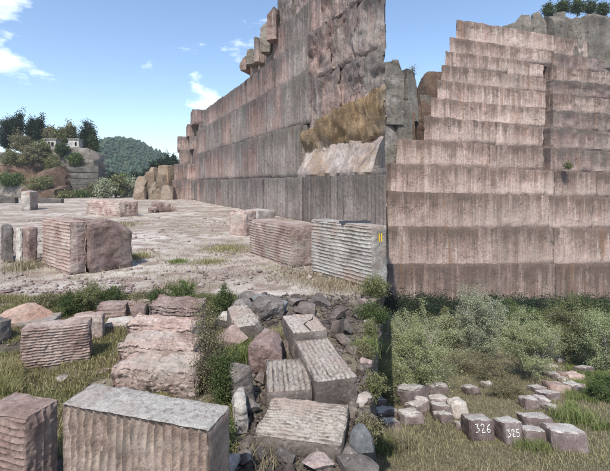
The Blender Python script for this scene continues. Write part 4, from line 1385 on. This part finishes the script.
for k, (nm, lab, px, py, hp, wp, lm, kw) in enumerate(FS):
    g = on_field(px, py)
    h, w = hp / F * g.y, wp / F * g.y / 2
    kw = dict(kw, leaf=kw['leaf'] * 0.58, per=int(kw['per'] * 2.7), scatter=kw['scatter'] * 0.62, twigs=int(kw['twigs'] * 1.3), lumps=0.75, wisp=0.5)
    plant(nm, lab, 'tree' if nm == 'young_tree' else 'shrub', (g.x, g.y, fz(g.x, g.y) - 0.05), lm, 'greybark', None, 0.3 * k, h=h, rad=w, seed=300 + k, trunk=0.013 if nm != 'young_tree' else 0.018, twig_r=0.005, **kw)
# dark wood behind the field
wr = random.Random(5)
wood = []
for row, (d, n) in enumerate(((47.0, 10), (51.5, 11), (55.0, 12))):
    for k in range(n):
        px = 366 + (k + 0.5 + wr.uniform(-0.3, 0.3)) * (262 / n)
        wood.append((px, d + wr.uniform(-1, 1), row))
for k, (px, d, row) in enumerate(wood):
    x = (px - PX0) / F * d
    z = fz(x, d)
    ztop = EYE + (HOR - (292.5 + wr.uniform(0.5, 7) * (1 if row else 2.0))) / F * d
    h = ztop - z
    lm = 'bramble' if (px > 540 and row == 0) else 'evergreen'
    plant('forest_tree', 'dark tree of the wood behind the field', 'tree', (x, d, z), lm, 'bark', 'trees of the dark wood behind the field', k, h=h * 0.94, rad=2.5 + wr.uniform(-0.3, 0.7), seed=400 + k, base=0.05, stems=1, twigs=120, per=80, leaf=0.10, scatter=0.4, trunk=0.02, lumps=0.6, twig_r=0.006)
# stakes at the right of the field
for k, (px, yt, yb, lab) in enumerate(((577, 337, 358, 'pale leaning stake by the dark hollow'), (597.5, 345, 372, 'thicker pale stake, left of the two at the right edge'), (602.5, 342, 371, 'thin pale stake, right of the two at the right edge'))):
    g = on_field(px, yb)
    h = (yb - yt) / F * g.y
    me = tubes_mesh('stake', [(np.array([[0, 0, -0.2], [0.02, 0, h * 0.5], [0.05 * (k - 1), 0.03, h]]), np.array([0.06, 0.055, 0.045]))], 7)
    tag(link('stake', me, M['stake'], None, (g.x, g.y, fz(g.x, g.y))), lab, 'stake')

# trees on the crest of the great wall
for k, (px, py, h, w, lab) in enumerate([(548, 12, 2.0, 1.6, 'small dark tree on the crest of the bench wall, leftmost'), (562, 10, 2.4, 1.9, 'dark tree on the crest of the bench wall, second from left'),
                                         (577, 11, 2.8, 2.2, 'bushy dark tree on the crest of the bench wall, middle'), (590, 10, 2.6, 2.0, 'dark tree on the crest of the bench wall, second from right'), (603, 12, 2.6, 2.2, 'dark tree on the crest of the bench wall, rightmost')]):
    c = on_wall(px, py + 3, 10.5)
    plant('crest_tree', lab, 'tree', (c.x, c.y, c.z - 0.8), 'bramble', 'bark', 'trees on the crest of the bench wall', k, h=h + 0.8, rad=w * 0.7, seed=450 + k, base=0.3, twigs=60, per=40, leaf=0.15, scatter=0.3, trunk=0.03)
for k, (px, py, back, lab) in enumerate([(413, 74, 6.0, 'bare thin shrub on the crag left of the bench wall'), (562, 166, 2.0, 'little green shrub on a bench beside the fissure')]):
    c = on_wall(px, py, back)
    plant('shrub', lab, 'shrub', (c.x, c.y - (1.6 if k else 0), c.z - 0.6), 'olive', 'bark', None, 0, h=2.4 if k == 0 else 1.2, rad=0.7, seed=470 + k, base=0.1, stems=4, twigs=40, per=6 if k == 0 else 30, leaf=0.1, scatter=0.2, trunk=0.015)

# trees and scrub on the bluff
BT = [(7, 150, 34, 17, 'evergreen', 'tall dark pine on the bluff, at the left edge'), (18, 147, 32, 13, 'evergreen', 'dark round tree on the bluff, second from the left edge'), (30, 146, 28, 8, 'evergreen', 'narrow dark tree on the bluff beside the left hut'),
      (39, 141, 24, 10, 'evergreen', 'dark tree behind the left hut'), (51, 142, 15, 14, 'twiggy', 'brownish bare scrub tree behind the left hut'), (61, 145, 16, 12, 'olive', 'olive scrub tree between the two huts'),
      (70, 141, 15, 12, 'olive', 'olive tree behind the right hut'), (86, 149, 25, 16, 'evergreen', 'dark tree right of the right hut'), (92, 155, 22, 11, 'bramble', 'dark bush on the right shoulder of the bluff')]
for k, (px, py, hp, wp, lm, lab) in enumerate(BT):
    d = 101.5
    c = at(px, py, d)
    plant('bluff_tree', lab, 'tree', (c.x, d, c.z - 0.8), lm, 'bark', None, k, h=hp / F * d + 0.8, rad=wp / F * d / 2, seed=500 + k, base=0.12, twigs=110, per=70, leaf=0.17, scatter=0.4, trunk=0.03, lumps=0.75, wisp=0.4)
BS = [(20, 150, 16, 22, 'twiggy', 'brown scrub below the dark pines on the bluff'), (42, 154, 12, 20, 'olive', 'olive scrub below the left hut'), (60, 152, 8, 14, 'bramble', 'dark scrub under and between the two huts'),
      (12, 163, 12, 24, 'olive', 'olive scrub above the red cut face, left'), (32, 160, 14, 26, 'twiggy', 'brown scrub above the red cut face, middle'), (50, 166, 10, 16, 'olive', 'olive scrub above the red cut face, right'),
      (10, 182, 9, 24, 'midgreen', 'green scrub on the shelf under the cut face, left'), (40, 186, 9, 26, 'olive', 'olive scrub on the shelf under the cut face, right'), (74, 160, 5, 12, 'midgreen', 'green scrub above the stepped benches')]
for k, (px, py, hp, wp, lm, lab) in enumerate(BS):
    d = 95.2 if k < 3 else (92.0 if k < 6 else (86.0 if k < 8 else 94.5))
    c = at(px, py, d)
    plant('scrub', lab, 'shrub', (c.x, d + 0.5, c.z - 0.9), lm, 'bark', None, k, h=hp / F * d + 0.9, rad=wp / F * d / 2, seed=520 + k, base=0.05, stems=5, twigs=90, per=70, leaf=0.14, scatter=0.3, trunk=0.012, lumps=0.7, wisp=0.5)
# bushes between the bluff and the outcrop, and the dark conifers behind
VB = [(66, 199, 5, 14, 'olive', 'olive bush at the foot of the stepped benches, left'), (80, 200, 5, 16, 'midgreen', 'green bush at the foot of the stepped benches, right'), (93, 201, 14, 18, 'twiggy', 'brownish bush left in the gap before the hill'),
      (105, 200, 20, 18, 'catkin', 'grey bare tree in the gap before the hill, left'), (116, 200, 24, 20, 'olive', 'olive tree in the middle of the gap before the hill'), (128, 200, 20, 18, 'catkin', 'grey tree in the gap before the hill, right')]
for k, (px, py, hp, wp, lm, lab) in enumerate(VB):
    d = 84.0 + (k % 3) * 3
    x = (px - PX0) / F * d
    plant('bush', lab, 'shrub', (x, d, -0.1), lm, 'bark', None, k, h=hp / F * d, rad=wp / F * d / 2, seed=540 + k, base=0.03, stems=4, twigs=80, per=40, leaf=0.2, scatter=0.4, trunk=0.014)
VC = [(100, 196, 30, 16, 'midgreen'), (112, 197, 26, 18, 'evergreen'), (124, 197, 24, 18, 'midgreen'), (136, 197, 26, 18, 'evergreen'), (146, 197, 30, 14, 'evergreen'), (153, 197, 38, 13, 'evergreen'), (160, 197, 42, 13, 'evergreen'), (167, 197, 46, 13, 'evergreen'), (173, 197, 42, 13, 'evergreen')]
WHERE = ['leftmost', 'second from left', 'third from left', 'fourth from left', 'fifth from left', 'sixth from left', 'third from right', 'second from right', 'rightmost']
for k, (px, py, hp, wp, lm) in enumerate(VC):
    d = 118.0
    x = (px - PX0) / F * d
    plant('valley_tree', 'dark conifer between bluff and outcrop below the hill, ' + WHERE[k] + ' of nine', 'tree', (x, d, -0.1), lm, 'bark', 'trees in the gap below the hill', k, h=hp / F * d - 1.0, rad=wp / F * d / 2, seed=560 + k, base=0.08, twigs=90, per=45, leaf=0.28, scatter=0.5, trunk=0.02, cone=0.75 if k > 3 else 0.3)

# brambles along the back of the block dump
for k, (px, d, hp, wp, lm, lab) in enumerate([(70, 9.7, 20, 30, 'bramble', 'bramble bush behind the dump, first from the orange boulder'), (92, 10.0, 27, 34, 'olive', 'bramble bush behind the dump, second from the orange boulder'),
                                              (114, 10.0, 22, 30, 'bramble', 'bramble bush behind the dump, third from the orange boulder'), (138, 9.9, 17, 32, 'twiggy', 'bramble bush behind the small dark red block'),
                                              (160, 9.8, 24, 32, 'bramble', 'bramble bush behind the rearmost slab, left'), (182, 9.8, 28, 34, 'midgreen', 'green bramble bush behind the rearmost slab, right'),
                                              (204, 9.6, 20, 34, 'olive', 'green bramble bush above the dry shrub'), (224, 9.6, 26, 30, 'bramble', 'bramble bush at the far right corner of the dump'),
                                              (48, 10.3, 12, 30, 'twiggy', 'low bramble behind the orange boulder')]):
    x = (px - PX0) / F * d
    plant('bramble', lab, 'shrub', (x, d, -0.02), lm, 'bark', 'brambles along the back of the block dump', k, h=hp / F * d, rad=wp / F * d / 2, seed=600 + k, base=0.0, stems=8, twigs=120, per=90, leaf=0.015, scatter=0.045, lumps=0.7, wisp=0.5, trunk=0.010, twig_r=0.006)
for k, (px, py, hp, wp, lm, lab, per) in enumerate([(208, 392, 92, 44, 'twiggy', 'tall dry shrub with bare stems right of the slabs', 11), (224, 402, 46, 26, 'bramble', 'dark leafy weed bush under the dry shrub', 30),
                                                    (214, 452, 36, 36, 'midgreen', 'green weeds right of the nearest grey block', 40), (196, 392, 30, 22, 'twiggy', 'dry weed at the end of the nearest slab', 14)]):
    g = on_floor(px, py)
    plant('dry_shrub' if lm == 'twiggy' else 'weed_bush', lab, 'shrub', (g.x, g.y, -0.02), lm, 'bark', None, k, h=hp / F * g.y, rad=wp / F * g.y / 2, seed=620 + k, base=0.05, stems=14, twigs=200, per=int(per * 1.8), leaf=0.013, scatter=0.045, trunk=0.008, twig_r=0.0035, lumps=0.7, wisp=0.6)


plant('weed_bush', 'leafy bush on the brink below the largest ridged block', 'shrub', (1.98, 11.3, -0.05), 'olive', 'bark', None, 0, h=0.62, rad=0.45, seed=640, base=0.0, stems=8, twigs=110, per=60, leaf=0.02, scatter=0.06, trunk=0.008, twig_r=0.004)
plant('weed_bush', 'leafy bush hanging over the brink at the right of the rubble', 'shrub', (1.62, 9.3, -0.1), 'bramble', 'bark', None, 0, h=0.45, rad=0.4, seed=641, base=0.0, stems=8, twigs=100, per=60, leaf=0.018, scatter=0.06, trunk=0.008, twig_r=0.004)
for k, (y, h, lm, lab) in enumerate([(5.1, 0.28, 'twiggy', 'dry weed on the brink beside the lowest stones'), (6.1, 0.34, 'olive', 'olive weed on the brink below the middle stones'), (7.4, 0.3, 'twiggy', 'dry weed on the brink beside the right ridged block'), (8.4, 0.36, 'olive', 'olive weed on the brink above the bright tuft')]):
    plant('weed_bush', lab, 'shrub', (float(edge_x(y)) - 0.02, y, -0.1), lm, 'bark', None, k, h=h, rad=0.2, seed=650 + k, base=0.0, stems=9, twigs=70, per=40, leaf=0.012, scatter=0.03, trunk=0.008, twig_r=0.004, lumps=0.7, wisp=0.8)

# ================================================================== GRASS
def grass(name, label, pts, height, width, mat, seed, bend=0.5, lean=0.35):
    """one bent, tapering blade for each point"""
    q = np.random.default_rng(seed)
    n = len(pts)
    a = q.uniform(0, 6.28, n)
    d = np.stack([np.cos(a), np.sin(a), np.zeros(n)], -1)
    s = np.stack([-np.sin(a), np.cos(a), np.zeros(n)], -1)
    hh = (height * q.uniform(0.45, 1.2, n))[:, None]
    ln = (lean * q.normal(size=n))[:, None]
    up = np.array([[0, 0, 1.0]])
    m1 = pts + up * hh * 0.55 + d * hh * ln * 0.4
    tip = pts + up * hh * (1 - 0.2 * bend) + d * hh * (ln + bend * 0.5)
    w = width * q.uniform(0.7, 1.3, n)[:, None]
    V = np.stack([pts - s * w, pts + s * w, m1 + s * w * 0.8, m1 - s * w * 0.8, tip], 1).reshape(-1, 3)
    i = np.arange(n)[:, None] * 5
    me = mesh_from(name, V, [i + np.array([[0, 1, 2, 3]]), i + np.array([[3, 2, 4]])])
    o = link(name, me, M[mat])
    return tag(o, label, 'grass', kind='stuff')


def clumped(base, n, freq, thr, seed):
    k = fbm(base * np.array([freq, freq, 0]), seed, 3) > thr
    return base[k][:n]


p = clumped(floor_pts(160000, -110, 237, 4.0, 11.3, 0.75), 120000, 1.3, -0.25, 71)
grass('grass', 'mixed dry and green grass between the blocks of the dump', p, 0.05 + 0.10 * np.random.default_rng(1).uniform(0, 1, len(p)) ** 2, 0.004, 'grass', 1, 0.9, 0.6)
p = floor_pts(2600, 0, 22, 5.9, 6.9)
grass('tall_grass', 'tall pale green grass tuft at the left of the block dump', p, 0.22, 0.004, 'grass', 2, 0.7, 0.3)


def tuft(name, label, px, py, rad, n, h, w, mat, seed, field=False):
    g = on_field(px, py) if field else on_floor(px, py)
    q = np.random.default_rng(seed)
    b = q.normal(size=(n, 2)) * rad * 0.5
    pts = np.stack([g.x + b[:, 0], g.y + b[:, 1], np.zeros(n)], -1)
    if field:
        pts[:, 2] = field_z(pts[:, 0], pts[:, 1])
    return grass(name, label, pts, h, w, mat, seed, 0.8, 0.45)


tuft('grass_tuft', 'green grass tuft at the left edge of the rubble', 244, 357, 0.34, 700, 0.30, 0.005, 'greengrass', 11)
tuft('grass_tuft', 'green grass tuft beside the ridged slab in the rubble', 279, 340, 0.26, 420, 0.24, 0.005, 'grass', 12)
tuft('grass_tuft', 'bright yellow green tuft at the right edge of the rubble', 365, 350, 0.26, 500, 0.24, 0.005, 'greengrass', 13)
tuft('grass_tuft', 'dry tuft below the split block in the rubble', 268, 462, 0.25, 160, 0.2, 0.0025, 'drygrass', 14)
tuft('grass_tuft', 'dry tuft under the ridged block with the dark end', 300, 275, 1.3, 1200, 0.13, 0.006, 'drygrass', 15)
tuft('grass_tuft', 'dry tuft before the largest ridged block', 336, 286, 1.1, 1500, 0.18, 0.006, 'drygrass', 16)
tuft('grass_tuft', 'olive tuft in the middle of the dusty floor', 228, 249, 1.2, 1500, 0.15, 0.008, 'grass', 17)
tuft('grass_tuft', 'small bright green tuft on the dusty floor', 178, 262, 0.4, 600, 0.13, 0.007, 'greengrass', 18)
tuft('grass_tuft', 'olive tuft before the ridged pink block', 210, 262, 0.8, 800, 0.12, 0.007, 'grass', 19)
tuft('grass_tuft', 'dry tuft at the left corner of the large ridged block', 26, 268, 0.8, 700, 0.35, 0.007, 'drygrass', 20)
tuft('grass_tuft', 'dry tuft at the right foot of the split half block', 136, 258, 0.7, 500, 0.30, 0.007, 'grass', 21)
tuft('grass_tuft', 'dry tuft behind the split half block', 120, 226, 1.4, 500, 0.4, 0.012, 'drygrass', 22)
tuft('grass_tuft', 'dry tuft at the bottom of the dusty floor', 180, 287, 0.7, 420, 0.25, 0.006, 'drygrass', 23)
p = clumped(floor_pts(9000, 0, 384, 13, 50, 1.3), 3600, 0.22, 0.22, 75)
grass('sparse_grass', 'thin dry weeds over the dusty quarry floor', p, 0.12, 0.008, 'drygrass', 24)


def field_pts(n, px0, px1, d0, d1, power):
    d = d0 + (d1 - d0) * q.uniform(0, 1, n) ** power
    px = q.uniform(px0, px1, n)
    x = (px - PX0) / F * d
    return np.stack([x, d, field_z(x, d)], -1)


p = field_pts(110000, 366, 625, 11.5, 46, 1.25)
grass('field_grass', 'rough olive and straw coloured grass covering the field', p, 0.07 + 0.14 * q.uniform(0, 1, len(p)) ** 3 + 0.002 * p[:, 1], 0.006, 'fieldgrass', 31, 0.9, 0.6)
p = field_pts(26000, 566, 625, 16, 34, 1.0)
p = p[fbm(p * np.array([0.5, 0.5, 0]), 79, 3) > -0.1]
grass('green_field_grass', 'fresh green grass on the right side of the field', p, 0.34, 0.009, 'greengrass', 32, 0.8)
tuft('grass_tuft', 'tall pale tuft at the left of the field', 396, 446, 0.8, 900, 0.6, 0.008, 'fieldgrass', 33, True)
tuft('grass_tuft', 'green tuft at the left foot of the field', 381, 450, 0.7, 700, 0.5, 0.008, 'greengrass', 34, True)
tuft('grass_tuft', 'green tuft under the low pinkish block', 533, 449, 0.7, 600, 0.35, 0.007, 'greengrass', 35, True)
tuft('grass_tuft', 'green tuft behind the rightmost block of the front row', 574, 420, 0.9, 900, 0.6, 0.009, 'greengrass', 36, True)

# ================================================================== AIR
hz = bpy.data.materials.new('haze')
hz.use_nodes = True
hz.node_tree.nodes.clear()
ho = hz.node_tree.nodes.new('ShaderNodeOutputMaterial')
hv = hz.node_tree.nodes.new('ShaderNodeVolumePrincipled')
hv.inputs['Color'].default_value = (0.80, 0.88, 1.0, 1)
hv.inputs['Density'].default_value = 0.00032
hz.node_tree.links.new(hv.outputs[0], ho.inputs['Volume'])
bm = bmesh.new()
bmesh.ops.create_cube(bm, size=1.0, matrix=Matrix.Translation((0, 730, 19)) @ Matrix.Diagonal((2500, 1560, 82, 1)))
me = bpy.data.meshes.new('haze')
bm.to_mesh(me)
bm.free()
tag(link('haze', me, hz), 'thin pale blue air over the whole quarry', 'haze', kind='stuff')
